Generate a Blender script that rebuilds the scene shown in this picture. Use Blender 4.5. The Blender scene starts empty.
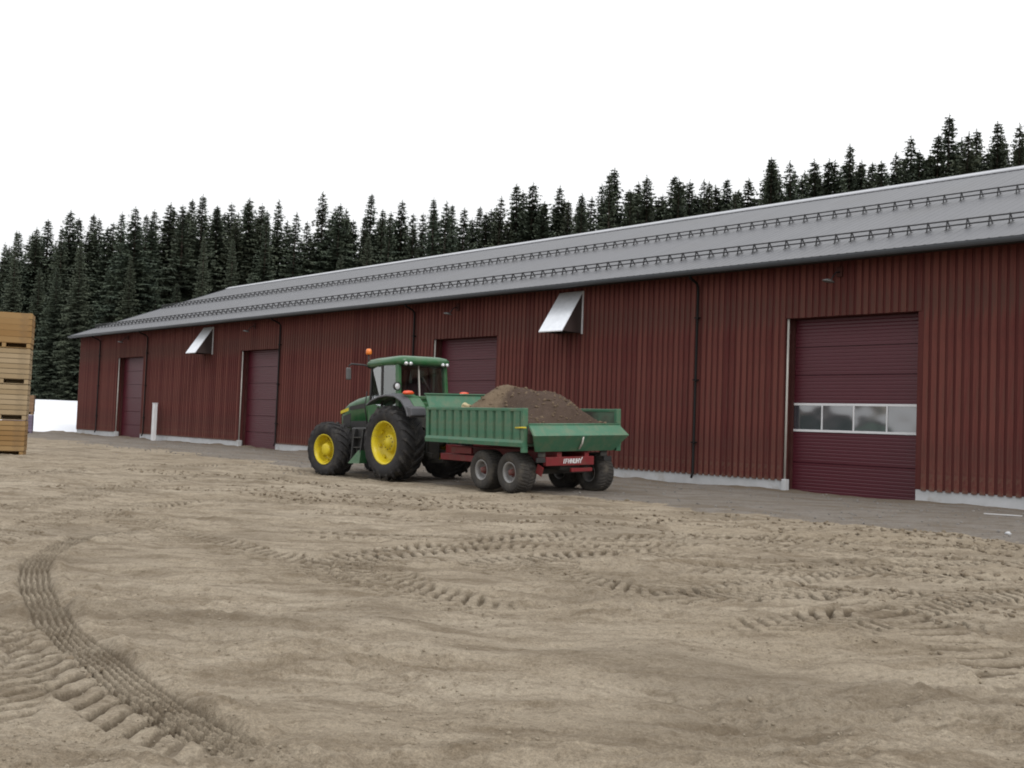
import bpy, math, random
import numpy as np
from mathutils import Vector, Matrix
R = math.radians
rnd = random.Random(7)
scene = bpy.context.scene
col = scene.collection

# ------------------------------------------------------------------ camera
EYE = 1.45
PITCH, ROLL = R(2.40), R(2.17)
FPX = 1035.0
fw = Vector((0, math.cos(PITCH), math.sin(PITCH)))
up0 = Vector((0, -math.sin(PITCH), math.cos(PITCH)))
rt0 = Vector((1, 0, 0))
up = up0 * math.cos(ROLL) - rt0 * math.sin(ROLL)
rt = rt0 * math.cos(ROLL) + up0 * math.sin(ROLL)
cam = bpy.data.cameras.new('camera')
cam.sensor_width = 36.0
cam.lens = FPX / 1024 * 36.0
cam.clip_start = 0.1
cam.clip_end = 6000
camo = bpy.data.objects.new('camera', cam)
col.objects.link(camo)
M = Matrix((rt, up, -fw)).transposed().to_4x4()
M.translation = Vector((0, 0, EYE))
camo.matrix_world = M
scene.camera = camo

# ------------------------------------------------------------------ overcast sky
SUN_EL, SUN_AZ = R(40), R(150)          # azimuth clockwise from +Y: behind the camera, to the right
world = bpy.data.worlds.new('World')
scene.world = world
world.use_nodes = True
wt = world.node_tree
wt.nodes.clear()
wo = wt.nodes.new('ShaderNodeOutputWorld')
sky = wt.nodes.new('ShaderNodeTexSky')
sky.sky_type = 'NISHITA'
sky.sun_disc = False
sky.sun_elevation = SUN_EL
sky.sun_rotation = SUN_AZ
hs = wt.nodes.new('ShaderNodeHueSaturation')
hs.inputs['Saturation'].default_value = 0.25
b1 = wt.nodes.new('ShaderNodeBackground')
b1.inputs['Strength'].default_value = 0.1
b2 = wt.nodes.new('ShaderNodeBackground')                 # the closed white cloud sheet
b2.inputs['Color'].default_value = (0.985, 0.99, 1.0, 1)
b2.inputs['Strength'].default_value = 1.04
mx = wt.nodes.new('ShaderNodeMixShader')
mx.inputs[0].default_value = 0.9
wt.links.new(sky.outputs[0], hs.inputs['Color'])
wt.links.new(hs.outputs[0], b1.inputs['Color'])
wt.links.new(b1.outputs[0], mx.inputs[1])
wt.links.new(b2.outputs[0], mx.inputs[2])
# an overcast sky is brighter overhead than at the horizon
wtc = wt.nodes.new('ShaderNodeTexCoord')
wsp = wt.nodes.new('ShaderNodeSeparateXYZ')
wmr = wt.nodes.new('ShaderNodeMapRange')
wmr.inputs['From Min'].default_value = 0.0
wmr.inputs['From Max'].default_value = 1.0
wmr.inputs['To Min'].default_value = 0.96
wmr.inputs['To Max'].default_value = 1.75
wt.links.new(wtc.outputs['Generated'], wsp.inputs[0])
wt.links.new(wsp.outputs['Z'], wmr.inputs['Value'])
wt.links.new(wmr.outputs[0], b2.inputs['Strength'])
wt.links.new(mx.outputs[0], wo.inputs[0])

sl = bpy.data.lights.new('sun', 'SUN')
sl.energy = 1.2
sl.angle = R(12)
sl.color = (1.0, 0.97, 0.93)
so = bpy.data.objects.new('sun', sl)
col.objects.link(so)
sd = Vector((math.sin(SUN_AZ) * math.cos(SUN_EL), math.cos(SUN_AZ) * math.cos(SUN_EL), math.sin(SUN_EL)))
so.rotation_euler = sd.to_track_quat('Z', 'Y').to_euler()
so.location = sd * 60

vs = scene.view_settings
vs.view_transform = 'Standard'
vs.look = 'None'
vs.exposure = 0.0
vs.gamma = 1.0
vs.use_curve_mapping = False
scene.render.engine = 'CYCLES'
scene.cycles.filter_width = 1.9
scene.cycles.max_bounces = 6

# ------------------------------------------------------------------ helpers
def tag(o, label=None, cat=None, group=None, kind=None):
    if label: o['label'] = label
    if cat: o['category'] = cat
    if group: o['group'] = group
    if kind: o['kind'] = kind
    return o

def empty(name, loc=(0, 0, 0), rot=(0, 0, 0), parent=None, scale=1.0):
    o = bpy.data.objects.new(name, None)
    o.empty_display_size = 0.3
    o.location = loc
    o.rotation_euler = rot
    o.scale = (scale,) * 3
    o.parent = parent
    col.objects.link(o)
    return o

class MB:
    def __init__(self):
        self.v, self.f, self.sm = [], [], []
    def add(self, verts, faces, smooth=False):
        b = len(self.v)
        self.v += [tuple(p) for p in verts]
        self.f += [tuple(i + b for i in q) for q in faces]
        self.sm += [smooth] * len(faces)
        return self
    def box(self, x0, x1, y0, y1, z0, z1):
        return self.add([(x0, y0, z0), (x1, y0, z0), (x1, y1, z0), (x0, y1, z0), (x0, y0, z1), (x1, y0, z1), (x1, y1, z1), (x0, y1, z1)],
                        [(0, 3, 2, 1), (4, 5, 6, 7), (0, 1, 5, 4), (1, 2, 6, 5), (2, 3, 7, 6), (3, 0, 4, 7)])
    def hexa(self, p):
        return self.add(p, [(0, 3, 2, 1), (4, 5, 6, 7), (0, 1, 5, 4), (1, 2, 6, 5), (2, 3, 7, 6), (3, 0, 4, 7)])
    def obox(self, c, s, rot=(0, 0, 0)):
        from mathutils import Euler
        m = Euler(rot).to_matrix()
        c = Vector(c)
        p = []
        for dz in (-1, 1):
            for dx, dy in ((-1, -1), (1, -1), (1, 1), (-1, 1)):
                p.append(c + m @ Vector((dx * s[0] / 2, dy * s[1] / 2, dz * s[2] / 2)))
        return self.hexa(p)
    def bar(self, a, b, w, h, upv=(0, 0, 1)):
        a, b = Vector(a), Vector(b)
        d = (b - a).normalized()
        s = d.cross(Vector(upv))
        if s.length < 1e-4: s = d.cross(Vector((1, 0, 0)))
        s.normalize()
        u = s.cross(d)
        p = []
        for q in (a, b):
            for i, j in ((-1, -1), (1, -1), (1, 1), (-1, 1)):
                p.append(q + s * (i * w / 2) + u * (j * h / 2))
        return self.hexa(p)
    def prism(self, pts, a, b, ax='y'):
        n = len(pts)
        def mk(p, t):
            return {'y': (p[0], t, p[1]), 'x': (t, p[0], p[1]), 'z': (p[0], p[1], t)}[ax]
        v = [mk(p, a) for p in pts] + [mk(p, b) for p in pts]
        f = [tuple(range(n)), tuple(range(2 * n - 1, n - 1, -1))]
        f += [(i, i + n, (i + 1) % n + n, (i + 1) % n) for i in range(n)]
        return self.add(v, f)
    def tube(self, path, r, seg=8, cap=True):
        path = [Vector(p) for p in path]
        rs = r if isinstance(r, (list, tuple)) else [r] * len(path)
        v, f = [], []
        ref = None
        for i, p in enumerate(path):
            d = (path[min(i + 1, len(path) - 1)] - path[max(i - 1, 0)]).normalized()
            if ref is None:
                ref = d.orthogonal().normalized()
            ref = (ref - d * ref.dot(d))
            if ref.length < 1e-5: ref = d.orthogonal()
            ref.normalize()
            s = d.cross(ref)
            for k in range(seg):
                a = 2 * math.pi * k / seg
                v.append(p + (ref * math.cos(a) + s * math.sin(a)) * rs[i])
        for i in range(len(path) - 1):
            for k in range(seg):
                k2 = (k + 1) % seg
                f.append((i * seg + k, i * seg + k2, (i + 1) * seg + k2, (i + 1) * seg + k))
        self.add(v, f, True)
        if cap:
            e = (len(path) - 1) * seg
            b = len(self.v) - len(v)
            self.f.append(tuple(b + k for k in range(seg - 1, -1, -1)))
            self.f.append(tuple(b + e + k for k in range(seg)))
            self.sm += [False, False]
        return self
    def lathe(self, prof, seg=24, cy=0.0, cx=0.0, cz=0.0, sign=1, a0=0.0, a1=None):
        # profile (r, y) turned round the local y axis
        full = a1 is None
        a1 = 2 * math.pi if full else a1
        n = seg if full else seg + 1
        v, f = [], []
        for r_, y_ in prof:
            for k in range(n):
                a = a0 + (a1 - a0) * k / seg
                v.append((cx + r_ * math.cos(a), cy + y_ * sign, cz + r_ * math.sin(a)))
        for i in range(len(prof) - 1):
            for k in range(seg):
                k2 = (k + 1) % n
                f.append((i * n + k, i * n + k2, (i + 1) * n + k2, (i + 1) * n + k))
        return self.add(v, f, True)
    def loft(self, secs, cap=True, smooth=False):
        n = len(secs[0])
        v = [p for s in secs for p in s]
        f = []
        for i in range(len(secs) - 1):
            for k in range(n):
                k2 = (k + 1) % n
                f.append((i * n + k, i * n + k2, (i + 1) * n + k2, (i + 1) * n + k))
        self.add(v, f, smooth)
        if cap:
            b = len(self.v) - len(v)
            self.f.append(tuple(b + k for k in range(n - 1, -1, -1)))
            self.f.append(tuple(b + (len(secs) - 1) * n + k for k in range(n)))
            self.sm += [False, False]
        return self
    def mesh(self, name, mat):
        me = bpy.data.meshes.new(name)
        me.from_pydata(self.v, [], self.f)
        me.polygons.foreach_set('use_smooth', self.sm)
        me.materials.append(mat)
        me.validate()
        import bmesh
        bm = bmesh.new()
        bm.from_mesh(me)
        bmesh.ops.recalc_face_normals(bm, faces=bm.faces)
        bm.to_mesh(me)
        bm.free()
        return me
    def build(self, name, mat, parent=None, bevel=0.0, seg=2, loc=(0, 0, 0), rot=(0, 0, 0)):
        return inst(name, self.mesh(name, mat), parent, loc, rot, bevel, seg)

def inst(name, me, parent=None, loc=(0, 0, 0), rot=(0, 0, 0), bevel=0.0, seg=2):
    o = bpy.data.objects.new(name, me)
    o.location = loc
    o.rotation_euler = rot
    o.parent = parent
    col.objects.link(o)
    if bevel:
        m = o.modifiers.new('bevel', 'BEVEL')
        m.width = bevel
        m.segments = seg
        m.limit_method = 'ANGLE'
        m.angle_limit = R(40)
    return o

def grid_object(name, X, Y, Z, mat, extra=None, attr=None):
    ny, nx = X.shape
    co = np.stack([X, Y, Z], -1).reshape(-1, 3)
    idx = np.arange(ny * nx).reshape(ny, nx)
    q = np.stack([idx[:-1, :-1], idx[:-1, 1:], idx[1:, 1:], idx[1:, :-1]], -1).reshape(-1, 4)
    if extra is not None:
        ev, ef = extra
        ef = np.array([[i if i >= 0 else ny * nx + (-i - 1) for i in f] for f in ef])
        co = np.concatenate([co, np.array(ev, float)])
        q = np.concatenate([q, ef])
    me = bpy.data.meshes.new(name)
    me.vertices.add(len(co))
    me.vertices.foreach_set('co', co.astype(np.float32).ravel())
    me.loops.add(q.size)
    me.loops.foreach_set('vertex_index', q.astype(np.int32).ravel())
    me.polygons.add(len(q))
    me.polygons.foreach_set('loop_start', (np.arange(len(q)) * 4).astype(np.int32))
    me.polygons.foreach_set('loop_total', np.full(len(q), 4, np.int32))
    me.polygons.foreach_set('use_smooth', np.ones(len(q), bool))
    if attr is not None:
        a = me.attributes.new('tone_shade', 'FLOAT', 'POINT')  # darker tone of the surface; in the yard tracks also groove shade
        d = np.zeros(len(co), np.float32)
        d[:ny * nx] = attr.ravel()
        a.data.foreach_set('value', d)
    me.update(calc_edges=True)
    me.materials.append(mat)
    o = bpy.data.objects.new(name, me)
    col.objects.link(o)
    return o

# ---- value/gradient noise in numpy
def perlin(x, y, seed=0):
    xi = np.floor(x).astype(np.int64); yi = np.floor(y).astype(np.int64)
    xf = x - xi; yf = y - yi
    def g(ix, iy, dx, dy):
        h = (ix * 374761393 + iy * 668265263 + seed * 974711) & 0xFFFFFFFF
        h = ((h ^ (h >> 13)) * 1274126177) & 0xFFFFFFFF
        h = (h ^ (h >> 16)) & 0xFFFF
        a = h * (2 * np.pi / 65536.0)
        return np.cos(a) * dx + np.sin(a) * dy
    u = xf * xf * xf * (xf * (xf * 6 - 15) + 10); v = yf * yf * yf * (yf * (yf * 6 - 15) + 10)
    a = g(xi, yi, xf, yf); b = g(xi + 1, yi, xf - 1, yf); c = g(xi, yi + 1, xf, yf - 1); d = g(xi + 1, yi + 1, xf - 1, yf - 1)
    return (a + (b - a) * u + (c - a) * v + (a - b - c + d) * u * v) * 1.5
def sstep(a, b, x):
    t = np.clip((x - a) / (b - a), 0, 1)
    return t * t * (3 - 2 * t)

# ---- materials
def new_mat(name):
    m = bpy.data.materials.new(name)
    m.use_nodes = True
    t = m.node_tree
    return m, t, t.nodes['Principled BSDF']
def noise(t, scale, detail=4, rough=0.55, coord='Object', stretch=None, off=0.0):
    tc = t.nodes.new('ShaderNodeTexCoord')
    n = t.nodes.new('ShaderNodeTexNoise')
    n.inputs['Scale'].default_value = scale
    n.inputs['Detail'].default_value = detail
    n.inputs['Roughness'].default_value = rough
    mp = t.nodes.new('ShaderNodeMapping')
    mp.inputs['Scale'].default_value = stretch or (1, 1, 1)
    mp.inputs['Location'].default_value = (off, off * 0.7, off * 1.3)
    t.links.new(tc.outputs[coord], mp.inputs['Vector'])
    t.links.new(mp.outputs[0], n.inputs['Vector'])
    return n
def ramp(t, src, lo, hi):
    r = t.nodes.new('ShaderNodeMapRange')
    r.inputs['From Min'].default_value = lo
    r.inputs['From Max'].default_value = hi
    r.clamp = True
    t.links.new(src, r.inputs['Value'])
    return r.outputs[0]
def mixc(t, fac, a, b, mode='MIX'):
    m = t.nodes.new('ShaderNodeMix')
    m.data_type = 'RGBA'
    m.blend_type = mode
    for sock, val in ((m.inputs[0], fac), (m.inputs[6], a), (m.inputs[7], b)):
        if isinstance(val, (int, float)): sock.default_value = val
        elif isinstance(val, tuple): sock.default_value = (*val, 1) if len(val) == 3 else val
        else: t.links.new(val, sock)
    return m.outputs[2]
def bump(t, p, src, strength, dist, prev=None):
    b = t.nodes.new('ShaderNodeBump')
    b.inputs['Strength'].default_value = strength
    b.inputs['Distance'].default_value = dist
    t.links.new(src, b.inputs['Height'])
    if prev is not None: t.links.new(prev, b.inputs['Normal'])
    t.links.new(b.outputs[0], p.inputs['Normal'])
    return b.outputs[0]
def pm(name, c1, c2=None, scale=4.0, rough=0.6, metal=0.0, dirt=None, dirt_lo=0.5, dirt_hi=0.75, dscale=3.0,
       bscale=0, bstr=0.2, bdist=0.01, objrand=0.0, stretch=None, spec=0.4):
    m, t, p = new_mat(name)
    p.inputs['Roughness'].default_value = rough
    p.inputs['Metallic'].default_value = metal
    p.inputs['Specular IOR Level'].default_value = spec
    n = noise(t, scale, 5, 0.6, stretch=stretch)
    c = mixc(t, ramp(t, n.outputs[0], 0.3, 0.7), c1, c2 or tuple(x * 0.8 for x in c1))
    if objrand:
        oi = t.nodes.new('ShaderNodeObjectInfo')
        mr = t.nodes.new('ShaderNodeMapRange')
        mr.inputs['To Min'].default_value = 1 - objrand
        mr.inputs['To Max'].default_value = 1 + objrand
        t.links.new(oi.outputs['Random'], mr.inputs['Value'])
        vm = t.nodes.new('ShaderNodeVectorMath'); vm.operation = 'SCALE'
        t.links.new(c, vm.inputs[0]); t.links.new(mr.outputs[0], vm.inputs['Scale'])
        c = vm.outputs[0]
    if dirt:
        dn = noise(t, dscale, 6, 0.65, off=3.1)
        c = mixc(t, ramp(t, dn.outputs[0], dirt_lo, dirt_hi), c, dirt)
    t.links.new(c, p.inputs['Base Color'])
    if bscale:
        bn = noise(t, bscale, 5, 0.6)
        bump(t, p, bn.outputs[0], bstr, bdist)
    return m

MATS = {}
# barn boards: weathered falu red, each board its own tint and vertical streaks
def board_mat():
    m, t, p = new_mat('barn_red_board')
    oi = t.nodes.new('ShaderNodeObjectInfo')
    n = noise(t, 3.0, 5, 0.65, stretch=(6, 6, 0.35))
    rr = t.nodes.new('ShaderNodeMath'); rr.operation = 'MULTIPLY_ADD'
    t.links.new(oi.outputs['Random'], rr.inputs[0]); rr.inputs[1].default_value = 0.55
    t.links.new(n.outputs[0], rr.inputs[2])
    c = mixc(t, ramp(t, rr.outputs[0], 0.42, 0.92), (0.080, 0.0180, 0.0172), (0.134, 0.0440, 0.0355))
    n2 = noise(t, 1.3, 4, 0.6, stretch=(3, 3, 0.5), off=5)
    c = mixc(t, ramp(t, n2.outputs[0], 0.52, 0.8), c, (0.072, 0.043, 0.034))
    # mud thrown up on the foot of the wall
    tc = t.nodes.new('ShaderNodeTexCoord'); sx_ = t.nodes.new('ShaderNodeSeparateXYZ'); t.links.new(tc.outputs['Object'], sx_.inputs[0])
    ft = t.nodes.new('ShaderNodeMapRange'); ft.inputs['From Min'].default_value = 0.95; ft.inputs['From Max'].default_value = 0.30; t.links.new(sx_.outputs['Z'], ft.inputs['Value'])
    n4 = noise(t, 7, 5, 0.7, off=1)
    mu = t.nodes.new('ShaderNodeMath'); mu.operation = 'MULTIPLY'; t.links.new(ft.outputs[0], mu.inputs[0]); t.links.new(ramp(t, n4.outputs[0], 0.42, 0.72), mu.inputs[1])
    c = mixc(t, mu.outputs[0], c, (0.15, 0.105, 0.075))
    t.links.new(c, p.inputs['Base Color'])
    p.inputs['Roughness'].default_value = 0.85
    p.inputs['Specular IOR Level'].default_value = 0.2
    n3 = noise(t, 30, 4, 0.6, stretch=(4, 4, 0.15))
    bump(t, p, n3.outputs[0], 0.35, 0.004)
    return m
MATS['board'] = board_mat()
MATS['wall_back'] = pm('barn_red_under_board', (0.0756, 0.0189, 0.0181), (0.0941, 0.0302, 0.0260), 2, 0.88, stretch=(5, 5, 0.4), spec=0.2)
MATS['trim'] = pm('dark_trim_wood', (0.055, 0.017, 0.015), (0.07, 0.028, 0.024), 3, 0.8, spec=0.2)
MATS['concrete'] = pm('plinth_concrete', (0.50, 0.51, 0.53), (0.40, 0.41, 0.42), 1.6, 0.85, dirt=(0.26, 0.22, 0.17), dirt_lo=0.58, dirt_hi=0.8, dscale=1.2, bscale=20, bstr=0.2, bdist=0.004)
MATS['roof'] = pm('grey_metal_roof', (0.0858, 0.0879, 0.0980), (0.1047, 0.1066, 0.1160), 0.45, 0.5, 0.0, stretch=(7, .5, .5), spec=0.5, dirt=(0.0897, 0.0897, 0.0936), dirt_lo=0.5, dirt_hi=0.8, dscale=0.5)
MATS['ridge'] = pm('pale_ridge_cap', (0.42, 0.43, 0.46), (0.33, 0.34, 0.36), 0.5, 0.4, 0.2)
MATS['gutter'] = pm('blue_grey_gutter', (0.070, 0.077, 0.088), (0.058, 0.065, 0.075), 0.6, 0.55)
MATS['soffit'] = pm('dark_soffit', (0.03, 0.022, 0.02), None, 2, 0.9)
MATS['snowguard'] = pm('dark_snow_guard_steel', (0.04, 0.04, 0.043), None, 2, 0.5, 0.3)
MATS['pipe'] = pm('black_downpipe', (0.010, 0.009, 0.009), None, 2, 0.7, spec=0.2)
MATS['door'] = pm('wine_red_door_panel', (0.0748, 0.0089, 0.0179), (0.0646, 0.0085, 0.0153), 0.8, 0.42, spec=0.45, dirt=(0.065, 0.026, 0.028), dirt_lo=0.62, dirt_hi=0.85, dscale=1.0)
MATS['white'] = pm('white_aluminium_frame', (0.68, 0.69, 0.70), (0.6, 0.6, 0.62), 2, 0.45)
MATS['galv'] = pm('galvanised_steel', (0.82, 0.85, 0.90), (0.70, 0.73, 0.78), 5, 0.35, 0.45)
MATS['galv_post'] = pm('pale_grey_post', (0.52, 0.50, 0.46), (0.42, 0.40, 0.37), 3, 0.55, 0.1)
MATS['hood_cheek'] = pm('brown_sheet_cheek', (0.05, 0.035, 0.033), (0.04, 0.028, 0.027), 4, 0.6)
MATS['lamp_grey'] = pm('lamp_grey_metal', (0.17, 0.175, 0.175), None, 4, 0.5, 0.3)

def pane_mat():
    m, t, p = new_mat('wavy_acrylic_pane')
    p.inputs['Base Color'].default_value = (0.05, 0.054, 0.064, 1)
    p.inputs['Roughness'].default_value = 0.12
    p.inputs['IOR'].default_value = 2.8
    oi = t.nodes.new('ShaderNodeObjectInfo')
    n = noise(t, 1.1, 1.0, 0.5)
    n.noise_dimensions = '4D'
    mm = t.nodes.new('ShaderNodeMath'); mm.operation = 'MULTIPLY'; mm.inputs[1].default_value = 40
    t.links.new(oi.outputs['Random'], mm.inputs[0]); t.links.new(mm.outputs[0], n.inputs['W'])
    bump(t, p, n.outputs[0], 1.0, 0.06)
    return m
MATS['pane'] = pane_mat()

# sand and gravel
def sand_mat(name, dry, mid, dark, attr=True, gravel=False):
    m, t, p = new_mat(name)
    p.inputs['Roughness'].default_value = 0.95
    p.inputs['Specular IOR Level'].default_value = 0.15
    n1 = noise(t, 0.22, 6, 0.68, stretch=(0.6, 1.6, 1))
    n2 = noise(t, 1.7, 6, 0.72, off=4, stretch=(0.55, 1.9, 1))
    n3 = noise(t, 14, 5, 0.75, off=8)
    n4 = noise(t, 110, 3, 0.7, off=2)
    c = mixc(t, ramp(t, n1.outputs[0], 0.36, 0.68), dry, mid)
    c = mixc(t, ramp(t, n2.outputs[0], 0.44, 0.64), c, mixc(t, 0.65, mid, dark))
    c = mixc(t, ramp(t, n3.outputs[0], 0.50, 0.80), c, dark)
    n5 = noise(t, 42, 4, 0.7, off=6)
    c = mixc(t, 0.5, c, mixc(t, ramp(t, n5.outputs[0], 0.34, 0.66), (0.62, 0.60, 0.57), (1.22, 1.22, 1.22)), 'MULTIPLY')
    c = mixc(t, 0.45, c, mixc(t, ramp(t, n4.outputs[0], 0.3, 0.7), (0.50, 0.50, 0.50), (1.38, 1.38, 1.38)), 'MULTIPLY')
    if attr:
        at = t.nodes.new('ShaderNodeAttribute'); at.attribute_name = 'tone_shade'
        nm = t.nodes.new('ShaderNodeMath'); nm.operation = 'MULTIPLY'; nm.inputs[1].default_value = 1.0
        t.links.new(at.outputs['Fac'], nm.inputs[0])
        c = mixc(t, nm.outputs[0], c, tuple(q * .74 for q in dark) if not gravel else dark)  # damp sand, and shade of the track grooves put into the colour
    t.links.new(c, p.inputs['Base Color'])
    b = bump(t, p, n3.outputs[0], 0.75, 0.045)
    bump(t, p, n4.outputs[0], 0.8 if not gravel else 1.0, 0.010 if not gravel else 0.015, b)
    return m
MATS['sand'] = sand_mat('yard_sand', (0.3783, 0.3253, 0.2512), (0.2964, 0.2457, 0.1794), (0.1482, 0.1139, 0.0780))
MATS['gravel'] = sand_mat('grey_gravel', (0.2535, 0.2317, 0.2090), (0.2145, 0.1927, 0.1693), (0.1560, 0.1248, 0.0920), True, True)
MATS['pebble'] = pm('gravel_pebble', (0.24, 0.225, 0.21), (0.15, 0.14, 0.13), 3, 0.9)
MATS['clod'] = pm('sand_clod', (0.2808, 0.2379, 0.1794), (0.1950, 0.1599, 0.1131), 9, 0.95)
MATS['clod_dark'] = pm('damp_shaded_clod', (0.1989, 0.1583, 0.1115), (0.1443, 0.1131, 0.0780), 6, 0.95, bscale=30, bstr=0.4, bdist=0.01)  # damp sand, darkened further for the shade on steep lug marks
MATS['snow'] = pm('old_snow', (0.84, 0.86, 0.90), (0.78, 0.80, 0.85), 0.4, 0.6, bscale=2, bstr=0.3, bdist=0.05)
MATS['forest_floor'] = pm('forest_floor', (0.035, 0.032, 0.02), (0.02, 0.024, 0.014), 0.5, 0.95)

# barn frame geometry shared by ground and building
A = R(42.79)
D_ = Vector((-math.sin(A), math.cos(A), 0))
N_ = Vector((math.cos(A), math.sin(A), 0))
OFF = 24.286

def gnd(px, py, z=-0.08):
    q = fw + rt * ((px - 512) / FPX) - up * ((py - 384) / FPX)
    t = (z - EYE) / q.z
    return q.x * t, q.y * t

# ------------------------------------------------------------------ ground with tyre tracks
# tracks read off the yard: kind, half width, depth, points
TRACKS = [
 ('lug1', .17, .040, [(250,800),(200,766),(155,741),(106,711),(61,680),(19,653),(-30,625),(-90,600)]),
 ('lug', .31, .055, [(40,612),(20,640),(-10,690),(-60,760)]),
 ('lug', .31, .055, [(60,508),(135,524),(200,541),(250,553),(305,566),(345,577),(400,592),(470,607),(545,617)]),
 ('lug', .31, .055, [(1060,552),(900,545),(760,541),(660,540),(560,541),(480,546),(400,552),(345,562),(327,572),(350,585),(410,597)]),
 ('lug', .31, .055, [(1060,566),(900,556),(760,549),(640,548),(520,549),(440,555),(385,562),(372,572),(398,585),(450,597)]),
 ('lug', .31, .055, [(700,553),(600,556),(520,560),(488,566),(505,574),(560,580)]),
 ('lug', .31, .055, [(760,560),(640,556),(575,558),(549,564),(560,576),(600,588),(660,597),(740,600),(840,594),(960,601),(1060,612)]),
 ('dots', .16, .085, [(760,583),(840,590),(920,598),(1000,612),(1070,628)]),
 ('dots', .24, .085, [(230,486),(340,496),(450,503),(560,508),(680,514),(800,522),(900,531),(1060,548)]),
 ('dots', .24, .085, [(260,498),(380,505),(480,511),(600,516),(720,522),(840,531),(960,541),(1080,553)]),
 ('dots', .24, .085, [(300,512),(400,519),(500,524),(620,525),(740,529),(860,538),(980,549),(1080,560)]),
 ('dots', .24, .080, [(420,498),(560,500),(700,506),(850,517),(1000,532),(1080,541)]),
 ('dots', .23, .080, [(640,532),(760,540),(860,549),(960,560),(1070,575)]),
 ('dots', .24, .070, [(120,470),(220,476),(330,486),(420,492)]),
 ('dots', .24, .070, [(40,490),(140,488),(240,492),(340,503),(420,512)]),
 ('dots', .24, .040, [(760,564),(850,566),(940,573),(1060,586)]),
 ('rib', .16, .030, [(240,470),(330,488),(420,497),(540,500),(620,502)]),
 ('lug', .31, .055, [(-40,520),(60,500),(150,484),(230,474),(300,472)]),
 ('lug', .31, .055, [(-40,480),(60,472),(160,466),(260,466),(320,476)]),
 ('lug', .31, .055, [(820,640),(900,612),(980,596),(1070,585)]),
 ('lug', .31, .055, [(640,570),(760,572),(860,575),(960,580),(1060,590)]),
 ('lug', .28, .050, [(250,530),(360,536),(460,538),(560,533),(660,527),(780,529)]),
 ('lug', .30, .045, [(600,596),(680,590),(760,580),(860,570),(960,564),(1060,562)]),
 ('lug', .28, .045, [(1060,640),(960,622),(860,618),(780,626),(740,640)]),
 ('lug', .28, .045, [(-30,545),(60,520),(140,505),(240,500),(340,508)]),
 ('bar', .28, .032, [(790,592),(845,605),(909,623),(962,648),(1015,675),(1080,712)]),
 ('rib', .14, .044, [(330,800),(245,760),(180,724),(135,691),(93,659),(58,627),(40,601),(34,580),(40,560),(66,544),(110,534),(170,528)]),
]
NRIB = len(TRACKS) - 1
def catmull(P, step=0.12):
    P = [np.array(p) for p in P]
    P = [2 * P[0] - P[1]] + P + [2 * P[-1] - P[-2]]
    out = []
    for i in range(1, len(P) - 2):
        n = max(2, int(np.linalg.norm(P[i + 1] - P[i]) / step))
        for k in range(n):
            t = k / n
            out.append(0.5 * ((2 * P[i]) + (P[i + 1] - P[i - 1]) * t + (2 * P[i - 1] - 5 * P[i] + 4 * P[i + 1] - P[i + 2]) * t * t
                              + (-P[i - 1] + 3 * P[i] - 3 * P[i + 1] + P[i + 2]) * t ** 3))
    out.append(P[-2])
    return np.array(out)
TR = [(k, hw, dp, catmull([gnd(*q) for q in pts])) for k, hw, dp, pts in TRACKS]

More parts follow.
